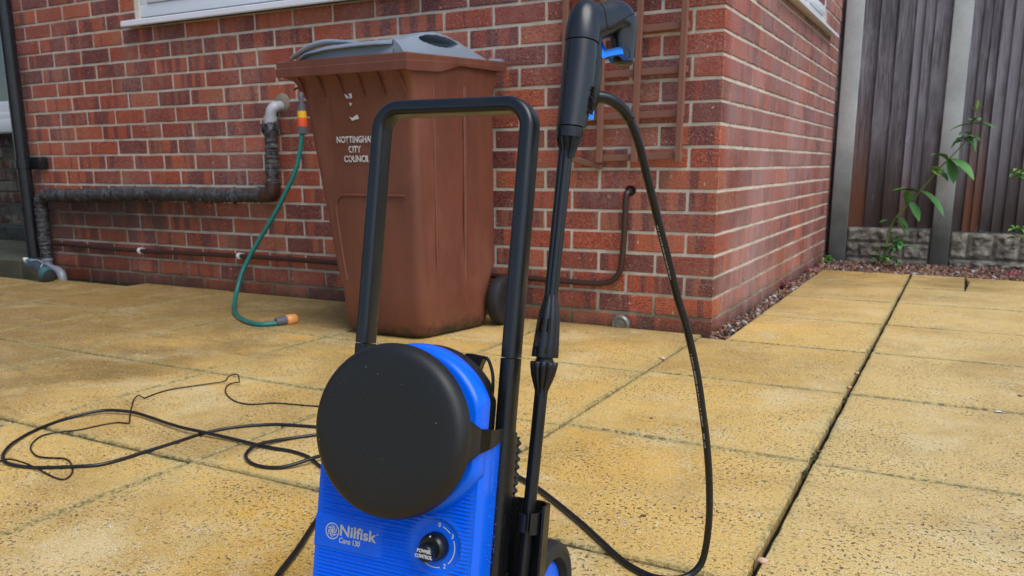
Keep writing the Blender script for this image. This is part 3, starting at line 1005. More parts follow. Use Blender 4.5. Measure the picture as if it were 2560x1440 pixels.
gh = empty("garden_hose", (-1.816, -.06, .76)); tag(gh, "teal garden hose hanging from the tap and curling onto the slabs", "hose")
def ghpart(name, bm, mat, sm=50):
    o = bmobj(name, bm, mat, gh, sm); o.matrix_parent_inverse = Matrix.Translation((1.816, .06, -.76)); return o
TH = [(-1.826, -.062, .775), (-1.828, -.073, .717), (-1.833, -.093, .631), (-1.845, -.116, .563), (-1.87, -.142, .494), (-1.897, -.169, .425), (-1.929, -.198, .356), (-1.97, -.229, .278), (-2.005, -.261, .2), (-2.015, -.294, .141), (-2.009, -.328, .083), (-1.985, -.368, .046), (-1.935, -.425, .018), (-1.860, -.49, .0105), (-1.78, -.55, .010), (-1.70, -.598, .010), (-1.62, -.632, .010), (-1.57, -.632, .010), (-1.540, -.60, .011), (-1.527, -.575, .012)]
bm = bmesh.new(); tube(bm, catmull(TH, 6), .0098, 12); ghpart("hose", bm, M['teal'], 180)
bm = bmesh.new()
for z0, z1, r_ in ((.840, .812, .0195), ):
    tube(bm, [(-1.826, -.062, z0), (-1.826, -.062, z1)], r_, 16)
ghpart("connector_cap", bm, M['yellow'])
bm = bmesh.new()
tube(bm, [(-1.826, -.062, .812), (-1.826, -.062, .800), (-1.826, -.062, .775)], [.0195, .0215, .020], 16)
ghpart("connector_collar", bm, M['redor'])
bm = bmesh.new()
tube(bm, [(-1.826, -.062, .775), (-1.826, -.062, .765), (-1.827, -.066, .742)], [.0205, .0205, .0165], 16)
for k_ in range(8):
    a = k_ * math.pi / 4
    tube(bm, [(-1.826 + .019 * math.cos(a), -.063 + .019 * math.sin(a), .77), (-1.827 + .0165 * math.cos(a), -.066 + .0165 * math.sin(a), .745)], .003, 6)
ghpart("connector_nut", bm, M['greyplastic'])
d0 = Vector((.030, .075, .002)).normalized()
b0 = Vector((-1.530, -.583, .018))
bm = bmesh.new(); tube(bm, [b0 - d0 * .012, b0 + d0 * .02, b0 + d0 * .030], [.0145, .018, .0175], 14); ghpart("connector_nut", bm, M['greyplastic'])
bm = bmesh.new(); tube(bm, [b0 + d0 * .030, b0 + d0 * .034, b0 + d0 * .066, b0 + d0 * .072], [.018, .0215, .0205, .0175], 16)
tube(bm, [b0 + d0 * .060, b0 + d0 * .0725], .0125, 12)
ghpart("connector_end", bm, M['orange'])

# ------------------------------------------------------------------ cleaner bottle leaning by the drain
bt_ = empty("cleaner_bottle", (-3.56, -.20, 0)); tag(bt_, "grubby grey and teal plastic bottle lying against the drain bend", "bottle")
ax_b = (Vector((-3.79, -.20, .118)) - Vector((-3.53, -.215, .028))).normalized()
def bpart(name, secs, mat):
    bm = bmesh.new()
    u = Vector((0, 1, 0)); w = ax_b.cross(u).normalized()
    loft(bm, [ell(Vector((.035, -.01, .034)) + ax_b * d_, u, w, a_, b_, 20) for d_, a_, b_ in secs])
    return bmobj(name, bm, mat, bt_, 50)
bpart("body", [(0, .025, .025), (.004, .036, .034), (.05, .040, .037), (.11, .038, .036), (.16, .034, .032), (.19, .027, .026), (.205, .018, .018), (.215, .014, .014)], simple("bottle_grey", (.045, .06, .068), .3, var=.4, scale=30))
bpart("label_band", [(.008, .037, .035), (.045, .0408, .0378)], simple("bottle_teal", (.05, .14, .15), .4, var=.5, scale=60))
bpart("shoulder_band", [(.165, .0345, .0325), (.19, .0278, .0268)], simple("bottle_teal_top", (.05, .15, .17), .4))
bpart("cap", [(.213, .015, .015), (.222, .016, .016), (.236, .010, .010), (.246, .007, .007)], M['white'])
bm = bmesh.new()
uu = Vector((0, 1, 0)); ww = ax_b.cross(uu).normalized()
arc = []
for i in range(15):
    t = i / 14
    d_ = .05 + .10 * t
    phi = 2.5 + 1.0 * math.sin(t * math.pi)
    arc.append(Vector((.035, -.01, .034)) + ax_b * d_ + uu * (-.041 * math.sin(phi)) + ww * (.039 * math.cos(phi)))
tube(bm, arc, .0025, 6)
bmobj("pale_stripe", bm, simple("bottle_stripe", (.35, .45, .62), .5), bt_, 60)

# ------------------------------------------------------------------ trellis
tr = empty("trellis", (-.3, -.01, .62)); tag(tr, "brown wooden trellis panel fixed to the brick wall near the corner", "trellis")
def slat(p0, p1, w, d, y):
    bm = bmesh.new()
    a, b = Vector((p0[0], 0, p0[1])), Vector((p1[0], 0, p1[1]))
    t = (b - a).normalized(); n = Vector((t.z, 0, -t.x))
    L = (b - a).length
    box(bm, -w / 2, w / 2, -d / 2, d / 2, 0, L, .0015, 1)
    mt = Matrix((n.to_4d(), Vector((0, 1, 0, 0)), t.to_4d(), (0, 0, 0, 1))).transposed()
    mt = Matrix(((n.x, 0, t.x, a.x), (0, 1, 0, y), (n.z, 0, t.z, a.z), (0, 0, 0, 1)))
    for v in bm.verts: v.co = mt @ v.co
    o = bmobj("slat", bm, M['trellis'], tr, 30)
    o.matrix_parent_inverse = Matrix.Translation((.3, .01, -.62))
for x0, x1 in ((-.135, -.120), (-.298, -.276), (-.432, -.418), (-.573, -.570)):
    slat((x0, .612), (x1, 1.75), .021, .017, -.0410)
for zc, xs in ((.632, (-.440, -.124)), (.776, (-.60, -.124)), (.922, (-.60, -.118)), (1.066, (-.60, -.118)), (1.21, (-.60, -.118)), (1.36, (-.60, -.118)), (1.51, (-.6, -.118))):
    slat((xs[0], zc - .004), (xs[1], zc + .004), .023, .017, -.0230)
slat((-.60, .640), (-.428, .598), .020, .016, -.0235)

# ------------------------------------------------------------------ plastic disc at the wall foot
pd = bmesh.new()
lathe(pd, [(.001, -.016), (.014, -.018), (.016, -.012), (.024, -.012), (.030, -.015), (.036, -.010), (.037, 0.0), (.001, 0.0)], 28, 'Y')
pd_o = bmobj("plastic_disc", pd, M['clear'], None, 50)
pd_o.location = (-.345, -.008, .014); pd_o.rotation_euler = (R(8), 0, 0)
tag(pd_o, "small grubby clear plastic disc half sunk at the foot of the brick wall", "disc")

# ------------------------------------------------------------------ wheelie bin
bn = empty("wheelie_bin", (-1.08, -.35, 0)); tag(bn, "brown wheelie bin with a grey lid standing against the brick wall", "bin")
BI = Matrix.Translation((1.08, .35, 0))
def bpart2(name, bm, mat, sm=35):
    o = bmobj(name, bm, mat, bn, sm); o.matrix_parent_inverse = BI; return o
def quad_round(FL, FR, RR, RL, r, z, n=5):
    P = [Vector(p) for p in (FL, FR, RR, RL)]
    out = []
    for i in range(4):
        p, a, b = P[i], P[i - 1], P[(i + 1) % 4]
        da, db = (a - p).normalized(), (b - p).normalized()
        s0, s1 = p + da * r, p + db * r
        for k in range(n + 1):
            t = k / n
            q = s0 * (1 - t) ** 2 + p * 2 * t * (1 - t) + s1 * t * t
            out.append(Vector((q.x, q.y, z)))
    return out
bm = bmesh.new()
secs = [
    ((-1.198, -.562), (-.885, -.556), (-.812, -.215), (-1.18, -.22), .05, .008),
    ((-1.213, -.578), (-.874, -.570), (-.806, -.20), (-1.20, -.20), .045, .03),
    ((-1.222, -.583), (-.870, -.573), (-.812, -.17), (-1.21, -.17), .04, .17),
    ((-1.235, -.588), (-.868, -.580), (-.816, -.12), (-1.225, -.12), .035, .24),
    ((-1.285, -.600), (-.861, -.594), (-.832, -.105), (-1.27, -.10), .03, .58),
    ((-1.322, -.611), (-.855, -.606), (-.838, -.095), (-1.31, -.09), .028, .845),
    ((-1.352, -.628), (-.851, -.632), (-.836, -.090), (-1.34, -.085), .02, .893),
    ((-1.385, -.652), (-.848, -.652), (-.832, -.082), (-1.345, -.08), .012, .912),
    ((-1.385, -.652), (-.848, -.652), (-.832, -.082), (-1.345, -.08), .012, .954)]
# extra rings for smooth walls
loft(bm, [quad_round(a, b, c, d, r_, z) for a, b, c, d, r_, z in secs])
bpart2("body", bm, M['bin'], 40)
# raised ribs / panel line on the front and side
bm = bmesh.new()
def strip(P0, P1, w, h, nrm):
    a, b = Vector(P0), Vector(P1)
    t = (b - a).normalized(); n = Vector(nrm).normalized(); s_ = t.cross(n)
    ring = lambda c: [c - s_ * w, c - s_ * w * .5 + n * h, c + s_ * w * .5 + n * h, c + s_ * w, c - n * .004]
    loft(bm, [ring(a), ring(b)])
strip((-.8445, -.30, .88), (-.8385, -.32, .10), .012, .0045, (1, 0, 0))
strip((-.8515, -.49, .88), (-.858, -.48, .10), .006, .003, (1, 0, 0))
bpart2("side_rib", bm, M['bin'], 60)
# recessed front panel frame
bm = bmesh.new()
def fz(z): return -.583 - (z - .17) * (.611 - .583) / (.845 - .17) - .001
fr_pts = catmull([(-.905, fz(.505) - .002, .505), (-1.15, fz(.505), .505), (-1.185, fz(.50), .500), (-1.205, fz(.475), .475), (-1.207, fz(.43), .43), (-1.195, fz(.3), .30), (-1.182, fz(.2), .20)], 6)
tube(bm, fr_pts, .0050, 8)
bpart2("panel_edge", bm, M['bin'], 60)
# rim
bm = bmesh.new()
def rimring(o, z_f, z_r, dz=0.0):
    pts = []
    FL, FR, RR, RL = (-1.395 + .0 - o, -.660 - o), (-.842 + o, -.660 - o), (-.812 + o, -.050 + o), (-1.365 - o, -.050 + o)
    sides = [(FL, FR, 8), (FR, RR, 40), (RR, RL, 4), (RL, FL, 6)]
    for (a, b, n) in sides:
        for k in range(n):
            t = k / n
            x, y = a[0] + (b[0] - a[0]) * t, a[1] + (b[1] - a[1]) * t
            f = (y + .66) / .61
            pts.append((x, y, z_f + (z_r - z_f) * f))
    return pts
def dip(pts, amt=.032):
    out = []
    for x, y, z in pts:
        if x > -.865 and y > -.658:
            K = [(-.66, .904), (-.474, .9145), (-.359, .944), (-.05, .950)]
            for (ya, za), (yb, zb) in zip(K[:-1], K[1:]):
                if ya <= y <= yb: z = za + (zb - za) * (y - ya) / (yb - ya)
        out.append((x, y, z))
    return out
ring_b = dip(rimring(0.0, .907, .950)); ring_bi = dip(rimring(-.008, .907, .950))
rings = [rimring(-.05, .925, .962), dip(rimring(-.010, .908, .951)), dip(rimring(0.0, .907, .950)), rimring(0.0015, .934, .972), rimring(-.0015, .937, .973), rimring(-.0015, .956, .984), rimring(-.005, .960, .987), rimring(-.040, .960, .987), rimring(-.045, .93, .965)]
loft(bm, rings, cap=False)
bpart2("rim", bm, M['bin'], 30)
# underside gussets below the front rim
for i in range(6):
    bm = bmesh.new()
    x = -1.31 + i * .085
    v = [bm.verts.new(p) for p in ((x, -.607, .83), (x, -.607, .905), (x, -.652, .905), (x + .004, -.607, .83), (x + .004, -.607, .905), (x + .004, -.652, .905))]
    bm.faces.new((v[0], v[1], v[2])); bm.faces.new((v[3], v[5], v[4])); bm.faces.new((v[0], v[2], v[5], v[3])); bm.faces.new((v[1], v[4], v[5], v[2])); bm.faces.new((v[0], v[3], v[4], v[1]))
    bpart2("gusset", bm, M['bin'], None)
# lid: shell with handle dish on the right and grip loop at the front left
LX0, LX1, LY0, LY1 = -1.328, -.868, -.640, -.055
def sm(a, b, x):
    t = min(1, max(0, (x - a) / (b - a))); return t * t * (3 - 2 * t)
def lerpk(K, x):
    if x <= K[0][0]: return K[0][1]
    for (a, va), (b, vb) in zip(K[:-1], K[1:]):
        if a <= x <= b: return va + (vb - va) * sm(a, b, x) * .5 + (vb - va) * (x - a) / (b - a) * .5
    return K[-1][1]
side_crest = [(-.64, 1.004), (-.60, 1.006), (-.52, 1.028), (-.46, 1.048), (-.40, 1.057), (-.33, 1.054), (-.26, 1.044), (-.18, 1.030), (-.11, 1.015), (-.055, 1.000)]
front_crest = [(-1.345, .968), (-1.30, .982), (-1.24, .994), (-1.156, 1.001), (-.97, 1.007), (-.90, 1.004)]
def rimz(y): return .955 + .026 * (y + .66) / .61
def lid_h(x, y):
    fy = (y - LY0) / (LY1 - LY0)
    a = lerpk(front_crest, x)
    b = lerpk(side_crest, y)
    wx = sm(-1.22, -.93, x)
    h = (a + .004 * fy) * (1 - wx) + b * wx
    h -= .030 * sm(-1.26, -1.345, x) * (1 - fy * .2)
    return max(h, rimz(y) - .004)
bm = bmesh.new()
NX, NY = 56, 80
XS_ = -.905
gv = [[bm.verts.new((LX0 + (XS_ - LX0) * i / NX, LY0 + (LY1 - LY0) * j / NY, lid_h(LX0 + (XS_ - LX0) * i / NX, LY0 + (LY1 - LY0) * j / NY))) for j in range(NY + 1)] for i in range(NX + 1)]
for i in range(NX):
    for j in range(NY):
        bm.faces.new((gv[i][j], gv[i + 1][j], gv[i + 1][j + 1], gv[i][j + 1]))
# steep right-hand side, with the deep hand grip dished into it
NV = 34
sv = []
for j in range(NY + 1):
    y = LY0 + (LY1 - LY0) * j / NY
    zc = gv[NX][j].co.z; zr = rimz(y) - .006
    col_ = [gv[NX][j]]
    for q in range(1, NV + 1):
        t = q / NV
        bul = .5 - .5 * math.cos(math.pi * t)
        x = XS_ + (LX1 + .010 - XS_) * (t * .65 + .35 * math.sin(t * math.pi / 2))
        z = zc + (zr - zc) * (t ** 1.25)
        ey = (y + .388) / .118; ez = (z - 1.0245 - .004 * ey) / .0195
        e2 = ey * ey + ez * ez
        if e2 < 1:
            x -= .095 * (1 - e2) ** .40
        col_.append(bm.verts.new((x, y, z)))
    sv.append(col_)
for j in range(NY):
    for q in range(NV):
        bm.faces.new((sv[j][q], sv[j][q + 1], sv[j + 1][q + 1], sv[j + 1][q]))
# front: bright chamfered lip, then a set-back dark face
lip = []
for i in range(NX + 1):
    x = gv[i][0].co.x; h = gv[i][0].co.z
    ov = .020 * sm(-.885, -.96, x) * sm(-1.328, -1.28, x) + .001
    lip.append([bm.verts.new((x, LY0 - ov * .5, h - .003)), bm.verts.new((x, LY0 - ov, h - .012)), bm.verts.new((x, LY0 - ov, h - .015)), bm.verts.new((x, LY0 + .002, h - .017)), bm.verts.new((x, LY0 - .006, rimz(LY0) - .004))])
for i in range(NX):
    bm.faces.new((gv[i][0], gv[i + 1][0], lip[i + 1][0], lip[i][0]))
    for k_ in range(4):
        bm.faces.new((lip[i][k_], lip[i + 1][k_], lip[i + 1][k_ + 1], lip[i][k_ + 1]))
# join the front lip to the side
fr_ = [gv[NX][0]] + lip[NX]
for arr in ([gv[0][j] for j in range(NY + 1)], [gv[i][NY] for i in range(NX + 1)] + [sv[NY][q] for q in range(1, NV + 1)], [sv[0][q] for q in range(NV + 1)]):
    lowv = [bm.verts.new((v.co.x, v.co.y, .93)) for v in arr]
    for a in range(len(arr) - 1):
        bm.faces.new((arr[a], arr[a + 1], lowv[a + 1], lowv[a]))
lid = bpart2("lid", bm, M['lid'], 50)
bm = bmesh.new()
gl = catmull([(-1.322, -.648, .970), (-1.28, -.652, .988), (-1.235, -.650, 1.004), (-1.185, -.640, 1.013), (-1.12, -.632, 1.010), (-1.05, -.630, 1.002)], 6)
rings = []
for i, q in enumerate(gl):
    t = i / (len(gl) - 1)
    rings.append(ell(q, (0, 1, 0), (0, 0, 1), .014, .0050 + .0045 * math.sin(t * 3.14), 12))
loft(bm, rings)
o = bmobj("grip_loop", bm, M['lid'], lid, 60); o.matrix_parent_inverse = Matrix.Identity(4)
bm = bmesh.new()
tube(bm, [(-.885, -.050, .990), (-.828, -.050, .985)], .013, 12)
bpart2("hinge", bm, M['lid'], 50)
bm = bmesh.new()
tube(bm, [(-1.32, -.050, .985), (-1.27, -.050, .985)], .013, 12)
bpart2("hinge", bm, M['lid'], 50)
# wheels
for x in (-.775, -1.235):
    w = bmesh.new()
    lathe(w, [(.03, -.022), (.060, -.020), (.062, -.024), (.082, -.025), (.092, -.019), (.095, -.010), (.095, .010), (.092, .019), (.082, .025), (.062, .024), (.060, .018), (.02, .018)], 40, 'X', (x, -.155, .095))
    wo = bpart2("wheel", w, M['rubber'], 40)
    w = bmesh.new()
    lathe(w, [(.001, -.024), (.018, -.022), (.02, .021), (.001, .024)], 20, 'X', (x, -.155, .095))
    o = bmobj("hub", w, M['black'], wo, 40)
bm = bmesh.new(); tube(bm, [(-1.24, -.155, .095), (-.77, -.155, .095)], .010, 10); bpart2("axle", bm, M['brass'])
# lettering
def front_mtx(x, z, y):
    return Matrix.Translation((x, y, z)) @ Matrix.Rotation(R(90) + R(1.8), 4, 'X')
for s_, x, z, h in (("NOTTINGHAM", -1.183, .693, .0295), ("CITY", -1.133, .660, .0295), ("COUNCIL", -1.155, .628, .0295)):
    o = text_obj("lettering", s_, h * 1.02, front_mtx(x, z, fz(z) - .0022), M['worn'], bn, .0002, .0008, sx=.82)
    o.matrix_parent_inverse = BI
for pts in ([(-1.135, .846), (-1.120, .838), (-1.117, .832), (-1.124, .829), (-1.130, .836)], [(-1.118, .846), (-1.104, .846), (-1.103, .832), (-1.113, .828), (-1.112, .838)], [(-1.116, .816), (-1.104, .813), (-1.112, .805)],
            [(-1.119, .770), (-1.108, .765), (-1.098, .770), (-1.086, .776), (-1.080, .762), (-1.095, .760), (-1.108, .756)]):
    bm = bmesh.new()
    fy_ = lambda z: fz(z) - .0022
    loft(bm, [[(x, fy_(z), z) for x, z in pts], [(x, fy_(z) + .003, z) for x, z in pts]])
    bpart2("sticker_remnant", bm, M['letterwhite'], None)

# ------------------------------------------------------------------ fence
fe = empty("fence", (.6, 2.7, 0)); tag(fe, "weathered close board fence between grey concrete posts beside the house", "fence")
FI = Matrix.Translation((-.6, -2.7, 0))
def fpart(name, bm, mat, sm=None):
    o = bmobj(name, bm, mat, fe, sm); o.matrix_parent_inverse = FI; return o
for x in (.024, .600, 1.19, 1.80):
    bm = bmesh.new(); box(bm, x, x + .102, 2.665, 2.775, -.05, 1.95, .008, 2); fpart("concrete_post", bm, M['post'], 40)
bx = {0: [.126, .220, .317, .412, .461, .513, .600], 1: [.702, .757, .803, .850, .910, .968, 1.03, 1.085, 1.19], 2: [1.292, 1.39, 1.48, 1.57, 1.68, 1.80]}
for bay, xs in bx.items():
    for a, b in zip(xs[:-1], xs[1:]):
        bm = bmesh.new()
        z0 = .222 - .012 * bay + rng.uniform(-.004, .004)
        lap = .012
        P = []
        zs = [z0, z0 + .4, z0 + .8, z0 + 1.2, 1.9]
        rings = []
        for z in zs:
            j = rng.uniform(-.0015, .0015)
            rings.append([(a - lap - .0 + j, 2.700, z), (a + j, 2.688, z), (b - .001 + j, 2.7045 - .008, z), (b - .001 + j, 2.708, z), (a - lap + j, 2.712, z)])
        w2 = b - a
        rings = []
        for z in zs:
            j = rng.uniform(-.0015, .0015)
            rings.append([(0 + j, -.019, z), (w2 * .5 + j, -.0115 + rng.uniform(-.001, .001), z), (w2 + .010 + j, -.003, z), (w2 + .010 + j, .002, z), (0 + j, .006, z)])
        loft(bm, rings)
        o = bmobj("board", bm, M['wood'], fe)
        o.location = (a - .6, 2.702 - 2.7 + rng.uniform(-.002, .002), 0)
        o["rnd"] = rng.random()
bm = bmesh.new(); box(bm, .002, .03, 2.72, 2.74, 0, 1.9); o = fpart('board', bm, M['wood'])  # added filler strip, stands in for the dark gap beside the first post
for z in (.45, 1.15, 1.8):
    bm = bmesh.new(); box(bm, .12, 1.8, 2.712, 2.75, z, z + .07); fpart("rail", bm, M['wood'])
# rock faced gravel boards, built as stone courses
from mathutils import noise as mn
def rock_panel(x0, x1, ztop, courses):
    bm = bmesh.new()
    nx, nz = int((x1 - x0) / .007), 34
    V_ = []
    for i in range(nx + 1):
        col_ = []
        for j in range(nz + 1):
            x = x0 + (x1 - x0) * i / nx; z = ztop * j / nz - .0
            d_ = 0
            for (za, zb, joints) in courses:
                if za <= z <= zb:
                    e = min(z - za, zb - z)
                    ej = min([abs(x - q) for q in joints] + [x - x0, x1 - x])
                    e = min(e, ej)
                    t = min(1, e / .018)
                    d_ = .016 * t ** .6
                    d_ += .012 * t * mn.noise((x * 28, 3.1 * za * 40, z * 30)) + .006 * t * mn.noise((x * 75, 7, z * 75))
            col_.append(bm.verts.new((x, 2.690 - d_, z)))
        V_.append(col_)
    for i in range(nx):
        for j in range(nz):
            bm.faces.new((V_[i][j], V_[i + 1][j], V_[i + 1][j + 1], V_[i][j + 1]))
    box(bm, x0, x1, 2.6905, 2.74, -.05, ztop)
    fpart("gravel_board", bm, M['gboard'], 45)
rock_panel(.127, .599, .216, [(.128, .214, [.36, .52]), (.03, .126, [.20, .45]), (-.01, .028, [])])
rock_panel(.703, 1.189, .202, [(.048, .198, [.795, .93, 1.06]), (-.01, .04, [])])
rock_panel(1.293, 1.799, .20, [(.048, .196, [1.4, 1.6])])
# kerb of the second bay
# ------------------------------------------------------------------ gravel
def pebbles(name, regions, count, smin, smax, seed, z0, label=None):
    r = random.Random(seed)
    bm = bmesh.new()
    lay = bm.verts.layers.float_color.new("pcol")
    cols = [(.30, .13, .07), (.22, .085, .05), (.42, .26, .15), (.15, .07, .05), (.55, .50, .45), (.10, .065, .06), (.38, .18, .09), (.26, .16, .15), (.07, .04, .03), (.72, .70, .66)]
    cols = [tuple(q * .72 for q in c_) for c_ in cols]
    wts = [5, 5, 3, 4, 1.2, 3, 4, 3, 5, .7]
    bm.free()
    tb = bmesh.new(); bmesh.ops.create_icosphere(tb, subdivisions=1, radius=1.0)
    tb.verts.ensure_lookup_table()
    TV = [v.co.copy() for v in tb.verts]; TF = [tuple(v.index for v in f.verts) for f in tb.faces]; tb.free()
    VV, FF, CC = [], [], []
    wr = [abs((a[1] - a[0]) * (a[3] - a[2])) for a in regions]
    for n in range(count):
        x0, x1, y0, y1 = r.choices(regions, wr)[0]
        x, y = r.uniform(x0, x1), r.uniform(y0, y1)
        s_ = r.uniform(smin, smax)
        c = r.choices(cols, wts)[0]
        q = Matrix.Rotation(r.uniform(0, 6.28), 3, Vector((r.random(), r.random(), r.random() + .01)).normalized())
        sx, sy, sz = s_ * r.uniform(.7, 1.3), s_ * r.uniform(.6, 1.0), s_ * r.uniform(.45, .75)
        zz = z0(x, y) + r.uniform(-.3, 1.0) * s_
        b0_ = len(VV)
        for co in TV:
            k_ = 1 + r.uniform(-.16, .16)
            p = q @ Vector((co.x * sx * k_, co.y * sy * k_, co.z * sz * k_))
            VV.append((p.x + x, p.y + y, p.z + zz)); CC.extend((*c, 1))
        FF.extend([(a + b0_, b + b0_, d + b0_) for a, b, d in TF])
    me = bpy.data.meshes.new(name); me.from_pydata(VV, [], FF)
    at_ = me.color_attributes.new("pcol", 'FLOAT_COLOR', 'POINT'); at_.data.foreach_set("color", CC)
    o = mkobj(name, me, M['pebble'])
    tag(o, kind='stuff')
    return o
o = pebbles("gravel", [(.004, .060, -.04, 2.25)], 1500, .0045, .011, 3, lambda x, y: -.006 + .004 * math.sin(y * 7))
tag(o, "reddish gravel strip along the foot of the side brick wall", "gravel")
o = pebbles("gravel", [(.01, 1.20, 2.17, 2.66), (.3, 1.2, 2.14, 2.3)], 4300, .006, .014, 4, lambda x, y: -.010 + .012 * (y - 2.15))
tag(o, "reddish brown gravel bed with pale stones along the fence foot", "gravel")
bm = bmesh.new()
v = [bm.verts.new(p) for p in ((.0, 2.16, -.014), (2.4, 2.10, -.014), (2.4, 2.70, -.006), (0, 2.70, -.006))]
bm.faces.new(v)
tag(bmobj("soil_bed", bm, M['soil']), kind='structure')

# ------------------------------------------------------------------ plants
def leaf(bm, base, d, L, w, droop=.3, up=Vector((0, 0, 1)), n=4):
    d = Vector(d).normalized()
    s_ = d.cross(up)
    s_ = s_.normalized() if s_.length > 1e-4 else Vector((1, 0, 0))
    nn = s_.cross(d)
    rows = []
    for i in range(n + 1):
        t = i / n
        c = Vector(base) + d * L * t - Vector((0, 0, 1)) * droop * L * t * t
        hw = w * math.sin(math.pi * min(1, (t * .92 + .06))) ** .8
        rows.append([bm.verts.new(c - s_ * hw + nn * hw * .35), bm.verts.new(c), bm.verts.new(c + s_ * hw + nn * hw * .35)])
    for a, b in zip(rows[:-1], rows[1:]):
        for k_ in range(2):
            bm.faces.new((a[k_], a[k_ + 1], b[k_ + 1], b[k_]))
wd = empty("tall_weed", (.356, 2.5, .02)); tag(wd, "tall leaning weed with a pale stem and paired leaves before the fence", "plant")
WI = Matrix.Translation((-.356, -2.5, -.02))
st = catmull([(.356, 2.50, .015), (.372, 2.5, .14), (.392, 2.5, .254), (.450, 2.49, .345), (.506, 2.48, .419), (.562, 2.46, .50), (.616, 2.45, .578), (.680, 2.45, .655), (.735, 2.45, .732), (.757, 2.45, .82), (.770, 2.45, .905)], 5)
bm = bmesh.new(); tube(bm, st, [.0075 - .0052 * i / len(st) for i in range(len(st))], 8)
tube(bm, catmull([(.350, 2.5, .015), (.338, 2.49, .08), (.332, 2.48, .13)], 4), .003, 6)
tube(bm, catmull([(.362, 2.5, .015), (.40, 2.49, .10), (.43, 2.48, .17)], 4), .003, 6)
o = bmobj("stem", bm, M['stem'], wd, 180); o.matrix_parent_inverse = WI
rl = random.Random(21)
def add_leaf(base, d, L, w, droop, mat='leaf'):
    b2 = bmesh.new(); leaf(b2, base, Vector(d).normalized() + Vector((0, rl.uniform(-.25, .1), rl.uniform(-.12, .12))), L * 1.05, w * 1.3, droop, n=6)
    for v_ in b2.verts: v_.co += Vector((rl.uniform(-1, 1), rl.uniform(-1, 1), rl.uniform(-1, 1))) * .0012
    o = bmobj("leaf", b2, M[mat], wd, 180); o.matrix_parent_inverse = WI
add_leaf((.392, 2.5, .262), (-.9, -.3, .5), .085, .021, .5)
add_leaf((.410, 2.49, .285), (.8, -.4, .2), .085, .020, .9)
add_leaf((.405, 2.49, .280), (.9, -.1, -.6), .10, .020, .5)
add_leaf((.470, 2.48, .375), (-.1, -.4, .9), .095, .022, .1)
add_leaf((.480, 2.48, .385), (.5, -.5, -.7), .11, .024, .2)
add_leaf((.520, 2.48, .440), (-.95, -.3, .4), .15, .028, .25)
add_leaf((.525, 2.48, .448), (.8, -.5, -.3), .16, .028, .5)
add_leaf((.600, 2.46, .560), (-.5, -.5, .5), .07, .026, .2, 'leaf_pale')
add_leaf((.600, 2.46, .560), (.7, -.5, -.3), .08, .022, .4)
add_leaf((.605, 2.46, .565), (.1, -.8, -.2), .05, .026, .2, 'leaf_pale')
add_leaf((.650, 2.45, .622), (-.8, -.4, .7), .13, .027, .4)
add_leaf((.660, 2.45, .630), (.8, -.5, -.35), .17, .032, .35)
add_leaf((.655, 2.45, .625), (.3, -.5, -.8), .13, .028, .1)
for i in range(7):
    a = rl.uniform(0, 6.28)
    add_leaf((.735 + rl.uniform(-.01, .01), 2.45, .735 + rl.uniform(-.02, .03)), (math.cos(a), -.4 + .3 * math.sin(a), rl.uniform(-.4, .7)), rl.uniform(.05, .075), .020, .5)
add_leaf((.757, 2.45, .815), (-1, -.2, .12), .11, .018, .35)
add_leaf((.757, 2.45, .815), (1, -.3, .05), .115, .018, .35)
add_leaf((.762, 2.45, .835), (-.3, -.6, .5), .055, .018, .5)
add_leaf((.762, 2.45, .84), (.5, -.5, .4), .05, .017, .5)
add_leaf((.768, 2.45, .885), (-.6, -.2, .7), .045, .008, .2, 'leaf_pale')
add_leaf((.768, 2.45, .885), (.7, -.2, .5), .05, .008, .3, 'leaf_pale')
add_leaf((.770, 2.45, .900), (.05, -.1, 1), .045, .007, 0, 'leaf_pale')
for i in range(26):
    add_leaf((.365 + rl.uniform(-.035, .06), 2.49, .02 + rl.random() * .10), (rl.uniform(-1, 1), rl.uniform(-.9, .1), rl.uniform(.1, .9)), rl.uniform(.03, .06), .010, .5, rl.choice(['leaf', 'leaf_pale', 'leaf']))
for i in range(14):
    add_leaf((.43 + rl.uniform(-.03, .06), 2.49, .10 + rl.random() * .08), (rl.uniform(-1, 1), rl.uniform(-.9, .1), rl.uniform(-.4, .9)), rl.uniform(.035, .055), .016, .5)

def tuft(name, loc, n, L, w, mats, label, cat, seed, spread=.02, hi=.03):
    r = random.Random(seed)
    e = empty(name, loc); tag(e, label, cat)
    for m_ in mats:
        bm = bmesh.new()
        for i in range(n):
            a = r.uniform(0, 6.28)
            leaf(bm, (r.uniform(-spread, spread), r.uniform(-spread, spread), r.uniform(0, hi)), (math.cos(a), math.sin(a), r.uniform(.1, 1.1)), L * r.uniform(.6, 1.1), w, .5)
        bmobj("foliage", bm, M[m_], e, 180)
    return e
tuft("seedling", (.048, 2.50, .006), 16, .045, .008, ['leaf_pale', 'leaf'], "small bright green seedling between the house corner and fence post", "plant", 1, .022, .04)
tuft("pink_weed", (.028, 1.96, .0), 26, .034, .008, ['pink'], "larger pink leaved weed in the gravel nearer the fence", "plant", 2, .045, .06)
tuft("pink_weed", (.026, 1.28, .0), 18, .032, .008, ['pink', 'litter'], "smaller pink leaved weed halfway along the side wall gravel", "plant", 3, .026, .04)
tuft("creeper_sprig", (1.01, 2.50, .515), 14, .05, .012, ['leaf_pale', 'leaf'], "upper green sprig hanging before the fence at the right edge", "plant", 4, .035, .05)
tuft("creeper_sprig", (1.04, 2.50, .19), 14, .055, .014, ['leaf_pale', 'leaf'], "lower green sprig beside the gravel board at the right edge", "plant", 5, .035, .06)
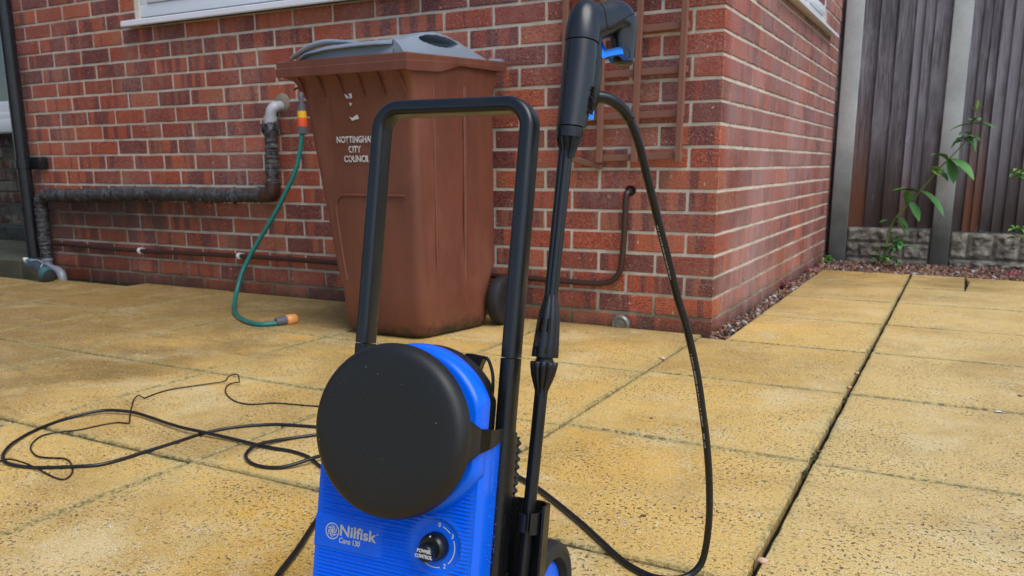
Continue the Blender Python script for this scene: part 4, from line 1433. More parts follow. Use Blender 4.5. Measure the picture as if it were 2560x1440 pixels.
tuft("red_weed", (1.05, 2.30, .004), 22, .035, .008, ['pink'], "dark red weed in the gravel at the right edge of the fence bed", "plant", 6, .04, .03)
for i, (x, y, s_) in enumerate(((.535, -1.168, .008), (.537, -.66, .004), (.533, -1.27, .004))):
    bm = bmesh.new()
    r = random.Random(40 + i)
    for k_ in range(60):
        leaf(bm, (r.gauss(0, s_), r.gauss(0, s_ * 2.2), -.004), (r.uniform(-1, 1), r.uniform(-1, 1), 1.2), .007, .0015, .3, n=2)
    o = bmobj("moss", bm, M['moss'], None); o.location = (x, y, 0)
    tag(o, "green moss tuft in the long open joint, " + ["nearest the two crossing joints", "farthest up the joint", "small one nearest the camera"][i], "moss")
for e_, (x_, z_) in zip([o for o in COL.objects if o.name.startswith('creeper_sprig')], ((1.01, .515), (1.04, .19))):
    bm = bmesh.new()
    tube(bm, catmull([(0, 0, .03), (.04, 0, -.02), (.10, .01, -.06), (.16 + (1.04 - x_), .01, -z_)], 5), .0022, 6)
    bmobj("stem", bm, M['stem'], e_, 180)
# litter
def bit(name, loc, L, w, mat, rz, label, cat):
    bm = bmesh.new(); leaf(bm, (0, 0, 0), (1, 0, .12), L, w, .25)
    o = bmobj(name, bm, M[mat], None, 180); o.location = loc; o.rotation_euler = (0, 0, rz)
    bm2 = None
    sol = o.modifiers.new("thickness", 'SOLIDIFY'); sol.thickness = .0006
    return tag(o, label, cat)
bit("petal", (.880, -.628, .002), .024, .007, 'petal', .5, "white petal lying on the slab at the right", "petal")
bit("dead_leaf", (.940, -.436, .002), .02, .006, 'litter', 1.2, "brown dead leaf on the slab at the right edge of the picture", "leaf")
bit("dead_leaf", (.534, -1.135, .0), .018, .006, 'litter', .8, "reddish dead leaf caught in the long open joint", "leaf")
bit("dead_leaf", (.145, -1.075, .002), .014, .004, 'litter', 2.0, "tiny brown leaf on the slab between washer hose and wall", "leaf")
bit("dead_leaf", (.315, -1.63, .002), .012, .004, 'litter', .3, "tiny orange brown leaf beside the bottom of the hose loop", "leaf")
def stone(loc, s_, col_, label):
    bm = bmesh.new(); g = bmesh.ops.create_icosphere(bm, subdivisions=2, radius=s_)
    lay = bm.verts.layers.float_color.new("pcol")
    r = random.Random(int(loc[0] * 1000))
    for v in bm.verts:
        v.co = Vector((v.co.x * 1.2, v.co.y, v.co.z * .7)) * (1 + r.uniform(-.1, .1)); v[lay] = (*col_, 1)
    o = bmobj("pebble", bm, M['pebble'], None, 180); o.location = loc
    return tag(o, label, "pebble")
stone((-.036, -.445, .003), .0075, (.70, .45, .36), "pale pink pebble in the joint in front of the house wall")
stone((.541, -1.705, .003), .0070, (.65, .42, .30), "pinkish pebble in the long open joint at the bottom edge")
stone((.531, -.545, .002), .0055, (.70, .35, .18), "orange pebble in the long open joint, nearer of two")
stone((.531, -.365, .002), .0060, (.68, .38, .22), "orange pebble in the long open joint, farther of two")

# ------------------------------------------------------------------ pressure washer
TILT = R(11.5); YAW = R(3.3413503)
pw = empty("pressure_washer", (0.26910548, -2.28738625, 0))
tag(pw, "blue and black pressure washer with a round black hose reel cover", "pressure washer")
MX = Matrix.Translation((0.26910548, -2.28738625, 0)) @ Matrix.Rotation(YAW, 4, 'Z') @ Matrix.Rotation(-TILT, 4, 'X')
pw.matrix_basis = MX
def P(name, bm, mat, sm=35, parent=None):
    return bmobj(name, bm, mat, parent or pw, sm)
# front shell with moulded ribs
XL, XR, ZT = -.1285, .0755, .318
def front_y(x, z):
    ribs = math.sin(2 * math.pi * z / .00435)
    m = sm(-.1275, -.123, x) * sm(.071, .066, x)
    # badge and dial stay smooth
    dx = (x - .031) / .033; dz_ = (z - .2075) / .0325
    rd = math.sqrt(dx * dx + dz_ * dz_)
    m *= sm(.96, 1.08, rd)
    inb = (x < -.038) and (.180 < z < .2155)
    if x < -.038 and .178 < z < .2165:
        ex = sm(.0, .005, -.038 - x); ez = min(sm(.178, .181, z), sm(.2165, .2135, z))
        m *= 1 - ex * ez
        bump = -.0019 * ex * ez
    else: bump = 0
    y = .0009 * ribs * m + bump
    if rd < 1.06: y += .0016 * (1 - sm(.80, 1.04, rd)) - .0018 * math.exp(-((rd - .95) / .07) ** 2)
    # gentle fore-aft crown
    if z > ZT - .01: y += .010 * ((z - ZT + .01) / .01) ** 2
    return y
bm = bmesh.new()
nzv, nxv = 460, 46
xs_ = [XL + (XR - XL) * i / nxv for i in range(nxv + 1)]
rowsv = []
for j in range(nzv + 1):
    z = .012 + (ZT - .012) * j / nzv
    row = [(XL - .0015, .052, z), (XL - .0012, .020, z), (XL - .0002, .0085, z)]
    row += [(x, front_y(x, z), z) for x in xs_]
    row += [(XR + .0022, .0065, z), (XR + .0030, .013, z), (XR + .0025, .03, z), (XR - .001, .052, z)]
    rowsv.append([bm.verts.new(p) for p in row])
for a, b in zip(rowsv[:-1], rowsv[1:]):
    for k_ in range(len(a) - 1):
        bm.faces.new((a[k_], a[k_ + 1], b[k_ + 1], b[k_]))
top = rowsv[-1]
back = [bm.verts.new((v.co.x * .98, .052, ZT + .006)) for v in top]
for k_ in range(len(top) - 1):
    bm.faces.new((top[k_], top[k_ + 1], back[k_ + 1], back[k_]))
shell = P("body", bm, M['blue'], 45)
# black rear housing and frame posts
bm = bmesh.new()
loft(bm, [[(x, y, z) for x, y in rrect(-.122, .046, .052, .125, .02)] for z in (.045, .30)])
loft(bm, [[(x, y, z) for x, y in rrect(-.10, .030, .052, .11, .02)] for z in (.30, .36)])
P("rear_housing", bm, M['black'], 40)
bm = bmesh.new(); box(bm, -.125, .075, -.004, .18, .004, .05, .008)
P("base", bm, M['black'], 40)
def post_ring(xc, z, w=.0168, y0=.050, y1=.0765, r_=.005):
    return [(x, y, z) for x, y in rrect(xc - w / 2, xc + w / 2, y0, y1, r_, 3)]
for xc in (-.1225, .0735):
    bm = bmesh.new()
    sgn = 1 if xc > 0 else -1
    loft(bm, [[(x, y, z) for x, y in rrect(xc - .0090, xc + .0090, .049, .082, .006, 3)] for z in (.01, .33)])
    loft(bm, [[(x, y, z) for x, y in rrect(xc - .0088, xc + .0088, .0495, .0775, .006, 3)] for z in (.33, .4145)])
    P("frame_post", bm, M['black'], 35)
# handle hoop
bm = bmesh.new()
w, y0, y1 = .0172, .0495, .0775
xa, xb, zt_, cr = -.1225, .0735, .6985, .026
path = [(xa, .4155), (xa, .5), (xa, zt_ - cr)]
for k_ in range(1, 9): a = R(180 - 90 * k_ / 8); path.append((xa + cr + cr * math.cos(a), zt_ - cr + cr * math.sin(a)))
for k_ in range(0, 9): a = R(90 - 90 * k_ / 8); path.append((xb - cr + cr * math.cos(a), zt_ - cr + cr * math.sin(a)))
path += [(xb, .5), (xb, .4155)]
rings = []
for i, (x, z) in enumerate(path):
    a = Vector(path[max(i - 1, 0)]); b = Vector(path[min(i + 1, len(path) - 1)])
    t = (b - a).normalized(); n = Vector((-t.y, t.x))
    sec = rrect(-w / 2, w / 2, y0, y1, .0062, 4)
    rings.append([(x + n.x * s0, yy_, z + n.y * s0) for s0, yy_ in sec])
loft(bm, rings)
P("handle", bm, M['black_satin'], 30)
# hose reel: blue drum behind, black cover in front
CZ, CX_, CR = .3305, -.006, .0945
bm = bmesh.new()
prof = [(.001, -.0165), (.0850, -.0165), (.0875, -.0160), (.0905, -.0130), (.0925, -.0080), (.0936, .0), (.0936, .008), (.091, .012), (.001, .012)]
rr_ = []
for r_, h in prof:
    ring = []
    for k_ in range(96):
        t = 2 * math.pi * k_ / 96
        x = CX_ + r_ * math.cos(t); z = CZ + r_ * math.sin(t)
        x = min(x, .0785 - (.0936 - r_) * .6)
        ring.append((x, h, z))
    rr_.append(ring)
loft(bm, rr_)
P("reel_drum", bm, M['blue'], 40)
bm = bmesh.new()
rr_ = [[(min(CX_ + r_ * math.cos(2 * math.pi * k_ / 80), .066), h, CZ + r_ * math.sin(2 * math.pi * k_ / 80)) for k_ in range(80)] for r_, h in ((.001, .0125), (.091, .0125), (.0925, .015), (.0925, .030), (.090, .036), (.080, .050), (.001, .050))]
loft(bm, rr_)
P("reel_back", bm, M['black'], 40)
CCX = -.0110
bm = bmesh.new()
lathe(bm, [(.0005, -.0560), (.04, -.0559), (.070, -.0557), (.082, -.0550), (.0870, -.0535), (.0905, -.0500), (.0926, -.0450), (.0932, -.040), (.0930, -.036), (.0905, -.0335), (.085, -.0335), (.0005, -.0335)], 128, 'Y', (CCX, 0, CZ))
P("reel_cover", bm, M['black_matt'], 30)
bm = bmesh.new()   # neck between cover and drum
lathe(bm, [(.078, -.035), (.078, -.012)], 64, 'Y', (CX_, 0, CZ))
P("reel_neck", bm, M['black'], 40)
bm = bmesh.new()   # arm that ties the cover to the frame
ring0 = [(.082, -.036, .346), (.082, -.030, .346), (.082, -.030, .306), (.082, -.036, .306)]
ringA = lambda x, y, za, zb, d_: [(x, y, za), (x, y + d_, za), (x, y + d_, zb), (x, y, zb)]
loft(bm, [ringA(.060, -.046, .362, .298, .011), ringA(.0775, -.040, .351, .308, .009), ringA(.0825, -.024, .3425, .3165, .008), ringA(.0825, .008, .3385, .3195, .009), ringA(.0785, .034, .337, .322, .008), ringA(.0775, .052, .337, .323, .006)])
P("cover_arm", bm, M['black_matt'], 30)
# crank
bm = bmesh.new()
loft(bm, [[(.014, y, .396), (.0165, y, .4125), (.0215, y, .4155), (.0435, y, .4135), (.0400, y, .405), (.036, y, .392)] for y in (.055, .066)])
tube(bm, catmull([(.040, .06, .4125), (.0465, .06, .4105), (.0515, .06, .401), (.0545, .06, .390), (.0555, .06, .372), (.055, .06, .350)], 5), .0020, 8)
P("reel_crank", bm, M['black_satin'], 30)
# dial
kn = bmesh.new()
KC = (.0305, 0, .2068)
lathe(kn, [(.0005, -.0125), (.0122, -.0125), (.0146, -.0102), (.0155, -.0065), (.0158, .002), (.0158, .004), (.0005, .004)], 48, 'Y', KC)
dial = P("dial", kn, M['black_satin'], 35)
kn = bmesh.new()
lathe(kn, [(.0005, -.0230), (.0080, -.0230), (.0094, -.0218), (.0100, -.0190), (.0102, -.012), (.0005, -.012)], 40, 'Y', (KC[0] - .001, 0, KC[2] - .0035))
P("cap", kn, M['black_satin'], 35, dial)
def fm(x, z, y):   # text matrix on the front
    return Matrix.Translation((x, y, z)) @ Matrix.Rotation(R(90), 4, 'X')
text_obj("lettering", "POWER", .0052, fm(KC[0] - .001, .2060, -.0233), M['lettergrey'], dial, .0002, .00022, 'CENTER', sx=.92)
text_obj("lettering", "CONTROL", .0052, fm(KC[0] - .001, .2004, -.0233), M['lettergrey'], dial, .0002, .00022, 'CENTER', sx=.84)
bm = bmesh.new(); lathe(bm, [(.0002, -.0130), (.0010, -.0130), (.0010, -.0110)], 10, 'Y', (KC[0] - .0008, 0, KC[2] + .0128)); P("pointer", bm, M['lettergrey'], None, dial)
YM = .0011
def arc_mark(a0, a1, r_=.0232, w_=.0006):
    bm = bmesh.new()
    n = 24
    rin, rout = [], []
    for k_ in range(n + 1):
        a = R(a0 + (a1 - a0) * k_ / n)
        rin.append(bm.verts.new((KC[0] + (r_ - w_) * math.sin(a), YM - .0004, KC[2] + (r_ - w_) * math.cos(a))))
        rout.append(bm.verts.new((KC[0] + (r_ + w_) * math.sin(a), YM - .0004, KC[2] + (r_ + w_) * math.cos(a))))
    for k_ in range(n): bm.faces.new((rin[k_], rin[k_ + 1], rout[k_ + 1], rout[k_]))
    P("dial_mark", bm, M['lettergrey'], None, shell)
arc_mark(18, 44); arc_mark(66, 135); arc_mark(163, 232)
for s_, a in (("0", 6), ("3", 55), ("2", 149), ("1", 246)):
    text_obj("lettering", s_, .0068, fm(KC[0] + .0235 * math.sin(R(a)), KC[2] + .0235 * math.cos(R(a)), YM), M['lettergrey'], shell, .0003, .00015, 'CENTER', sx=.85)
# badge lettering and swirl emblem
text_obj("lettering", "Nilfisk", .0172, fm(-.0940, .2022, -.0021), M['lettergrey'], shell, .0004, .00045, sx=1.08, spacing=1.02)
text_obj("lettering", "Core 130", .0086, fm(-.0940, .1910, -.0021), M['lettergrey'], shell, .0004, .00022, sx=.86)
text_obj("lettering", "®", .0032, fm(-.0440, .2062, -.0021), M['lettergrey'], shell, .0004, 0)
bm = bmesh.new()
EC = Vector((-.1040, -.0022, .1998))
def ring_flat(bm, r0, r1, n=48):
    a_, b_ = [], []
    for k_ in range(n):
        t = 2 * math.pi * k_ / n
        a_.append(bm.verts.new(EC + Vector((r0 * math.cos(t), 0, r0 * math.sin(t)))))
        b_.append(bm.verts.new(EC + Vector((r1 * math.cos(t), 0, r1 * math.sin(t)))))
    for k_ in range(n): bm.faces.new((a_[k_], a_[(k_ + 1) % n], b_[(k_ + 1) % n], b_[k_]))
ring_flat(bm, .0082, .0096)
for s_ in range(6):
    a0 = s_ * math.pi / 3
    prev = None
    for k_ in range(9):
        t = k_ / 8
        r_ = .0016 + .0056 * t
        a = a0 + 1.9 * t
        hw = .00095 * math.sin(math.pi * min(1, t * .85 + .15)) + .0001
        c = EC + Vector((r_ * math.cos(a), 0, r_ * math.sin(a)))
        rd_ = Vector((math.cos(a), 0, math.sin(a)))
        cur = (bm.verts.new(c - rd_ * hw), bm.verts.new(c + rd_ * hw))
        if prev: bm.faces.new((prev[0], cur[0], cur[1], prev[1]))
        prev = cur
bm.faces.new([bm.verts.new(EC + Vector((.0019 * math.cos(k_ * math.pi / 8), 0, .0019 * math.sin(k_ * math.pi / 8)))) for k_ in range(16)])
P("emblem", bm, M['lettergrey'], None, shell)
# lance holder on the right side
bm = bmesh.new()
zt2 = .2500
def hold_ring(z):
    return [(.0625, .090, z), (.074, .112, z), (.108, .114, z), (.1195, .104, z), (.1215, .082, z), (.1185, .082, z), (.1165, .100, z), (.107, .1095, z), (.077, .1075, z), (.0655, .088, z)]
loft(bm, [hold_ring(.03), hold_ring(.15), hold_ring(zt2)])
P("lance_holder", bm, M['black'], 35)
bm = bmesh.new()
# C-shaped clip
for a0, a1, z0, z1 in ((-125, -80, .2195, .2400), (-60, 60, .2175, .2420)):
    n = 10
    A, B = [], []
    for k_ in range(n + 1):
        a = R(a0 + (a1 - a0) * k_ / n)
        A.append((.1005 + .0125 * math.cos(a), .088 + .0125 * math.sin(a)))
        B.append((.1005 + .0155 * math.cos(a), .088 + .0155 * math.sin(a)))
    poly = A + B[::-1]
    loft(bm, [[(x, y, z) for x, y in poly] for z in (z0, z1)])
P("lance_clip", bm, M['black_satin'], 35)
bm = bmesh.new(); loft(bm, [[(x, y, z) for x, y in rrect(.068, .100, .10, .15, .01)] for z in (.02, .16)])
P("side_housing", bm, M['black'], 40)
# corrugated sleeve behind the post
bm = bmesh.new()
pts, rad = [], []
for k_ in range(41):
    z = .245 + .075 * k_ / 40
    pts.append((.0655, .108, z)); rad.append(.0078 + .0018 * math.sin(k_ * 1.57 * .8))
tube(bm, pts, rad, 14)
P("strain_relief", bm, M['black'], 60)
# wheels: upright, so placed through the inverse of the tilt
def wheel(cx):
    bm = bmesh.new()
    lathe(bm, [(.044, -.006), (.052, -.016), (.062, -.018), (.0695, -.014), (.0722, -.008), (.0728, .0), (.0722, .010), (.0695, .016), (.062, .019), (.052, .017), (.0475, .004)], 96, 'X')
    # tread grooves
    for v in bm.verts:
        r_ = math.hypot(v.co.y, v.co.z)
        if r_ > .0705:
            a = math.atan2(v.co.z, v.co.y)
            k_ = 1 - .010 * (1 if int((a + 10) / (2 * math.pi) * 96 * 1) % 2 else 0)
            v.co.y *= k_; v.co.z *= k_
    wo = P("wheel", bm, M['rubber'], 30)
    bm = bmesh.new()
    lathe(bm, [(.0005, .008), (.016, .010), (.020, .010), (.040, .0095), (.0455, .0075), (.0474, .004), (.0475, .0), (.0475, -.012), (.0005, -.012)], 64, 'X')
    hb = P("hub", bm, M['blue'], 35, wo)
    wo.matrix_parent_inverse = Matrix.Identity(4)
    wo.matrix_basis = MX.inverted() @ Matrix.Translation(cx) @ Matrix.Rotation(YAW, 4, 'Z')
    return wo
wheel((.341, -2.078, .0728))
wheel((.132, -2.084, .0728))
# water drops on the plastic
rd = random.Random(77)
bm = bmesh.new()
def drop(bm, c, s_, n):
    g = bmesh.ops.create_icosphere(bm, subdivisions=1, radius=s_)
    for v in g['verts']:
        q = v.co.copy()
        if n == 'x': v.co = Vector(c) + Vector((q.x * .4, q.y, q.z * 1.25))
        else: v.co = Vector(c) + Vector((q.x, q.y * .4, q.z * 1.15))
for i in range(230):
    drop(bm, (XR + .0025, rd.uniform(.012, .048), rd.uniform(.13, .31)), rd.uniform(.00035, .0008), 'x')
for i in range(40):
    drop(bm, (rd.uniform(.068, .0755), front_y(.07, .2) + .001, rd.uniform(.14, .30)), rd.uniform(.0003, .0008), 'y')
drop_m = simple("water_drop", (.02, .10, .75), .05, 1.0, var=0)
o = P("water_drops", bm, drop_m, 180); tag(o, kind='stuff')
bm = bmesh.new()
for i in range(30):
    a = rd.uniform(0, 6.28); r_ = .09 * math.sqrt(rd.random())
    drop(bm, (CCX + r_ * math.cos(a), -.0562, CZ + r_ * math.sin(a)), rd.choice([.0003, .0004, .0006, .0008, .0014]), 'y')
for i in range(120):
    drop(bm, (.0828, rd.uniform(.054, .075), rd.uniform(.14, .66)), rd.uniform(.0002, .0005), 'x')
o = P("water_drops", bm, simple("water_on_black", (.02, .02, .022), .04, 1.0, var=0), 180); tag(o, kind='stuff')

# ------------------------------------------------------------------ lance and spray gun (held by the washer)
ln = empty("spray_lance"); ln.matrix_basis = MX @ Matrix.Translation((0, 0, 0))
tag(ln, "black spray lance with a blue trigger standing upright in the washer holder", "spray lance")
def Lp(name, bm, mat, sm=35, parent=None): return bmobj(name, bm, mat, parent or ln, sm)
def lx(z): # axis of the lance in local x
    return .1005 + (z - .254) * .0215
LY = .088
def lrings(lst, n=28, ribs=0, depth=0.0):
    out = []
    for z, r_ in lst:
        ring = []
        for k_ in range(n):
            t = 2 * math.pi * k_ / n
            rr2 = r_
            if ribs:
                rr2 = r_ * (1 - depth * (0.5 - 0.5 * math.cos(ribs * t)) ** 3)
            ring.append((lx(z) + rr2 * math.cos(t), LY + rr2 * math.sin(t), z))
        out.append(ring)
    return out
# lower tube
bm = bmesh.new()
loft(bm, lrings([(.03, .0072), (.25, .0074), (.33, .0076), (.385, .0076)], 30, 5, .10))
Lp("nozzle_tube", bm, M['black_satin'], 40)
# lower flared cone with slots
bm = bmesh.new()
loft(bm, lrings([(.374, .0075), (.380, .0078), (.3905, .0115), (.398, .0140), (.407, .0158), (.4115, .0163), (.4130, .0155), (.4130, .010)], 60, 10, .16))
Lp("nozzle_cone", bm, M['black'], 40)
bm = bmesh.new(); loft(bm, lrings([(.411, .0105), (.4145, .0108), (.4165, .0096), (.4225, .0104)], 28)); Lp("neck", bm, M['black'], 40)
# bayonet coupling
bm = bmesh.new()
loft(bm, lrings([(.4195, .0110), (.4185, .0157), (.4215, .0160), (.440, .0148), (.457, .0136), (.470, .0120), (.482, .0092), (.489, .0080)], 56, 8, .13))
Lp("coupling", bm, M['black_satin'], 40)
bm = bmesh.new()
c = Vector((lx(.436) - .0055, LY - .0135, .4345))
box(bm, c.x - .0038, c.x + .0040, c.y - .0012, c.y + .004, .4330, .4440, .0006, 1)
Lp("bayonet_slot", bm, M['soil'], None)
bm = bmesh.new(); lathe(bm, [(.0002, -.0022), (.0029, -.0020), (.0031, .001)], 18, 'Y', (c.x - .0002, c.y, .4325)); Lp("bayonet_pin", bm, M['black'], 40)
for dx_ in (-.0068, -.0005, .0062):
    bm = bmesh.new()
    dd = -math.sqrt(max(1e-6, .0142 ** 2 - dx_ ** 2))
    for za, zb in ((.4240, .4300), (.4475, .4625)):
        tube(bm, [(lx(za) + dx_ * 1.05, LY + dd * 1.05, za), (lx(zb) + dx_ * .93, LY + dd * .93, zb)], .0013, 6)
    Lp("slot", bm, M['soil'], None)
# upper tube with centre groove
bm = bmesh.new()
loft(bm, lrings([(.480, .0080), (.53, .0080), (.60, .0082), (.655, .0086)], 40, 6, .14))
Lp("extension_tube", bm, M['black_satin'], 40)
# collar under the gun
bm = bmesh.new()
def ox(z): return .1115 + (z - .66) * .02
def orings(lst, n=48, ribs=0, depth=0.0):
    out = []
    for z, r_ in lst:
        out.append([(ox(z) + r_ * (1 - (depth * (0.5 - 0.5 * math.cos(ribs * 2 * math.pi * k_ / n)) ** 3 if ribs else 0)) * math.cos(2 * math.pi * k_ / n), LY + r_ * (1 - (depth * (0.5 - 0.5 * math.cos(ribs * 2 * math.pi * k_ / n)) ** 3 if ribs else 0)) * math.sin(2 * math.pi * k_ / n), z) for k_ in range(n)])
    return out
loft(bm, orings([(.644, .0086), (.651, .0092), (.658, .0118), (.666, .0140)], 56, 9, .20))
loft(bm, orings([(.666, .0146), (.671, .0151), (.677, .0152)], 40))
Lp("gun_collar", bm, M['black_satin'], 35)
# gun in its own plane
S_ = Vector((.385, .923, 0)).normalized(); N_ = Vector((S_.y, -S_.x, 0))
def gpnt(s_, z, t=0.0): return Vector((.1125, .090, 0)) + S_ * s_ + Vector((0, 0, z)) + N_ * t
UP = Vector((0, 0, 1))
gm = plastic('gun_grey', (.0075, .0088, .0125), 0.34, 0.10, spec=0.6)
bm = bmesh.new()
secs = [(.0000, .6785, .0165, .0160), (.0015, .69, .0172, .0165), (.0030, .705, .0180, .0170), (.0050, .733, .0192, .0178), (.0055, .755, .0192, .0180), (.0055, .774, .0188, .0178)]
loft(bm, [ell(gpnt(s_, z), S_, N_, a, b, 40, .92) for s_, z, a, b in secs])
Lp("gun_body", bm, gm, 35)
bm = bmesh.new()
secs = [(.0060, .7755, .0196, .0184), (.0062, .779, .0202, .0188), (.0066, .792, .0200, .0182), (.0075, .804, .0190, .0168), (.0090, .813, .0168, .0140), (.0105, .8195, .0130, .0100), (.0115, .8232, .0075, .0055), (.0118, .8243, .002, .0015)]
loft(bm, [ell(gpnt(s_, z), S_, N_, a, b, 40, .95) for s_, z, a, b in secs])
Lp("gun_hood", bm, gm, 50)
bm = bmesh.new()
loft(bm, [ell(gpnt(.0058, .7735), S_, N_, .0185, .0172, 40), ell(gpnt(.006, .7760), S_, N_, .0185, .0172, 40)])
Lp("seam", bm, M['soil'], None)
# rear shell of the gun body
bm = bmesh.new()
secs = [(.020, .7005, .009, .0085), (.022, .712, .0155, .0105), (.0225, .745, .0150, .0120), (.020, .775, .0140, .0125), (.019, .80, .012, .012)]
loft(bm, [ell(gpnt(s_, z), S_, N_, a, b, 32, .9) for s_, z, a, b in secs])
Lp("rear_shell", bm, M['black'], 50)
# grip: swept over the top, down the far side
bm = bmesh.new()
KP = [(.010, .797, .0235, .0168), (.022, .802, .0208, .0165), (.037, .8098, .0195, .0163), (.052, .8178, .0182, .0160), (.064, .8200, .0186, .0156), (.0725, .8145, .0186, .0150), (.0746, .8030, .0172, .0132), (.0762, .790, .0156, .0118), (.0780, .778, .0136, .0108), (.0790, .7715, .0118, .0098), (.0792, .7690, .0085, .0070)]
P2 = catmull([(a, b, 0) for a, b, _, _ in KP], 4); RR2 = catmull([(c_, d_, 0) for _, _, c_, d_ in KP], 4)
rings = []
for i, q in enumerate(P2):
    a = P2[max(i - 1, 0)]; b = P2[min(i + 1, len(P2) - 1)]
    d_ = (b - a).normalized()
    nrm = S_ * (-d_.y) + UP * d_.x
    rings.append(ell(gpnt(q.x, q.y), nrm, N_, RR2[i].x, RR2[i].y, 36, .82))
loft(bm, rings)
grip_o = Lp("grip", bm, gm, 60)
from mathutils.bvhtree import BVHTree
def bvh_of(objs):
    V_, F_ = [], []
    for o_ in objs:
        n0 = len(V_)
        V_ += [v.co.copy() for v in o_.data.vertices]
        F_ += [[n0 + q for q in p_.vertices] for p_ in o_.data.polygons]
    return BVHTree.FromPolygons(V_, F_)
tree = bvh_of([c_ for c_ in ln.children if c_.name.split('.')[0] in ('grip', 'gun_body', 'gun_hood', 'rear_shell')])
def seam(pts, direction=None):
    out = []
    for s_, z in catmull([(a, b, 0) for a, b in pts], 5) and [(q.x, q.y) for q in catmull([(a, b, 0) for a, b in pts], 5)]:
        hit = tree.ray_cast(gpnt(s_, z, .06), -N_)
        if hit[0] is not None: out.append(hit[0])
    return out
bm = bmesh.new()
for L_ in ([(.0205, .826), (.0225, .815), (.0255, .803), (.0290, .7965), (.0345, .7955), (.042, .8010), (.052, .8100), (.064, .8195), (.076, .8265), (.0865, .8300)], ):
    pts_ = seam(L_)
    if len(pts_) > 3: tube(bm, pts_, .00055, 6)
def ribbon(zs):
    out = []
    for z in zs:
        hit = tree.ray_cast(gpnt(-.08, z, .0), S_)
        if hit[0] is not None: out.append(hit[0])
    return out
for zs in ([.6795, .69, .70, .72, .74, .76, .7725], [.7795, .79, .80, .808, .814, .819]):
    pts_ = ribbon(zs)
    if len(pts_) > 2: tube(bm, pts_, .0005, 6)
Lp("seam", bm, M['soil'], 60)
# trigger
bm = bmesh.new()
prof = [(.0200, .7800), (.0290, .7800), (.0320, .7745), (.0360, .7735), (.0450, .7775), (.0560, .7825), (.0640, .7850), (.0715, .7855), (.0768, .7820), (.0780, .7760), (.0755, .7722), (.0705, .7712), (.0670, .7740), (.0640, .7765), (.0540, .7730), (.0420, .7680), (.0320, .7630), (.0200, .7620)]
for a, b in ((-.0118, .0118),):
    loft(bm, [[gpnt(s_, z, a * .75) for s_, z in prof], [gpnt(s_ , z, a) for s_, z in prof], [gpnt(s_, z, b) for s_, z in prof], [gpnt(s_, z, b * .75) for s_, z in prof]])
Lp("trigger", bm, M['blue2'], 30)
bm = bmesh.new()
prof = [(.019, .6915), (.0295, .693), (.0295, .7075), (.019, .7075)]
loft(bm, [[gpnt(s_, z, t) for s_, z in prof] for t in (-.006, .006)])
Lp("lock_button", bm, M['blue2'], 30)
# moulded name along the gun, dark on dark
mt = Matrix.Identity(4)
ax1, ax2 = UP, S_
base_p = gpnt(.0125, .694, .0168)
n3 = (N_ * .93 + S_ * .36).normalized()
xdir = (UP * 1.0 + S_ * .02).normalized(); ydir = n3.cross(xdir).normalized(); n3 = xdir.cross(ydir)
mt = Matrix(((xdir.x, ydir.x, n3.x, base_p.x), (xdir.y, ydir.y, n3.y, base_p.y), (xdir.z, ydir.z, n3.z, base_p.z), (0, 0, 0, 1)))
text_obj("lettering", "Nilfisk", .0115, mt, M['soil'], ln, .0010, .0002, sx=1.05)

# ------------------------------------------------------------------ hoses and cables
def cable(name, pts, r_, mat, label, cat, group=None, n=5, seg=12):
    loc = Vector(pts[0])
    bm = bmesh.new(); tube(bm, [q - loc for q in catmull(pts, n)], r_, seg)
    o = bmobj(name, bm, mat, None, 180); o.location = loc
    return tag(o, label, cat, group)
HANG = [(.376, -2.022, .683), (.389, -2.007, .6815), (.398, -1.997, .676), (.406, -1.985, .665), (.412, -1.975, .648), (.417, -1.964, .625), (.422, -1.951, .592), (.428, -1.935, .553), (.433, -1.924, .523), (.44, -1.908, .481), (.448, -1.892, .435), (.456, -1.878, .399), (.463, -1.865, .359), (.469, -1.853, .318), (.474, -1.841, .27), (.478, -1.83, .227), (.481, -1.82, .177), (.482, -1.812, .131), (.481, -1.806, .092), (.477, -1.802, .051), (.471, -1.804, .024), (.457, -1.816, .008)]
GRD = [(.437, -1.834, .006), (.408, -1.840, .006), (.372, -1.826, .006), (.338, -1.802, .006), (.296, -1.765, .006), (.247, -1.722, .006), (.2, -1.684, .006), (.15, -1.645, .006), (.098, -1.607, .006), (.049, -1.579, .006), (.018, -1.563, .006), (-.035, -1.545, .006), (-.10, -1.555, .006), (-.17, -1.60, .006), (-.21, -1.68, .006), (-.22, -1.76, .006), (-.21, -1.83, .006), (-.185, -1.885, .006), (-.148, -1.962, .006), (-.119, -2.022, .006), (-.086, -2.10, .006), (-.05, -2.17, .006), (.0, -2.24, .006), (.06, -2.27, .006), (.13, -2.25, .010)]
hs = cable("pressure_hose", HANG + GRD, .0052, M['hose'], "black high pressure hose looping from the spray gun down onto the slabs", "hose")
# flexible sleeve where the hose leaves the gun
bm = bmesh.new()
pp = catmull(HANG[:6], 4)
tube(bm, [q - Vector(HANG[0]) for q in pp[:15]], [.0072 - .0010 * i / 15 for i in range(15)], 14)
o = bmobj("sleeve", bm, M['black_satin'], hs, 180)
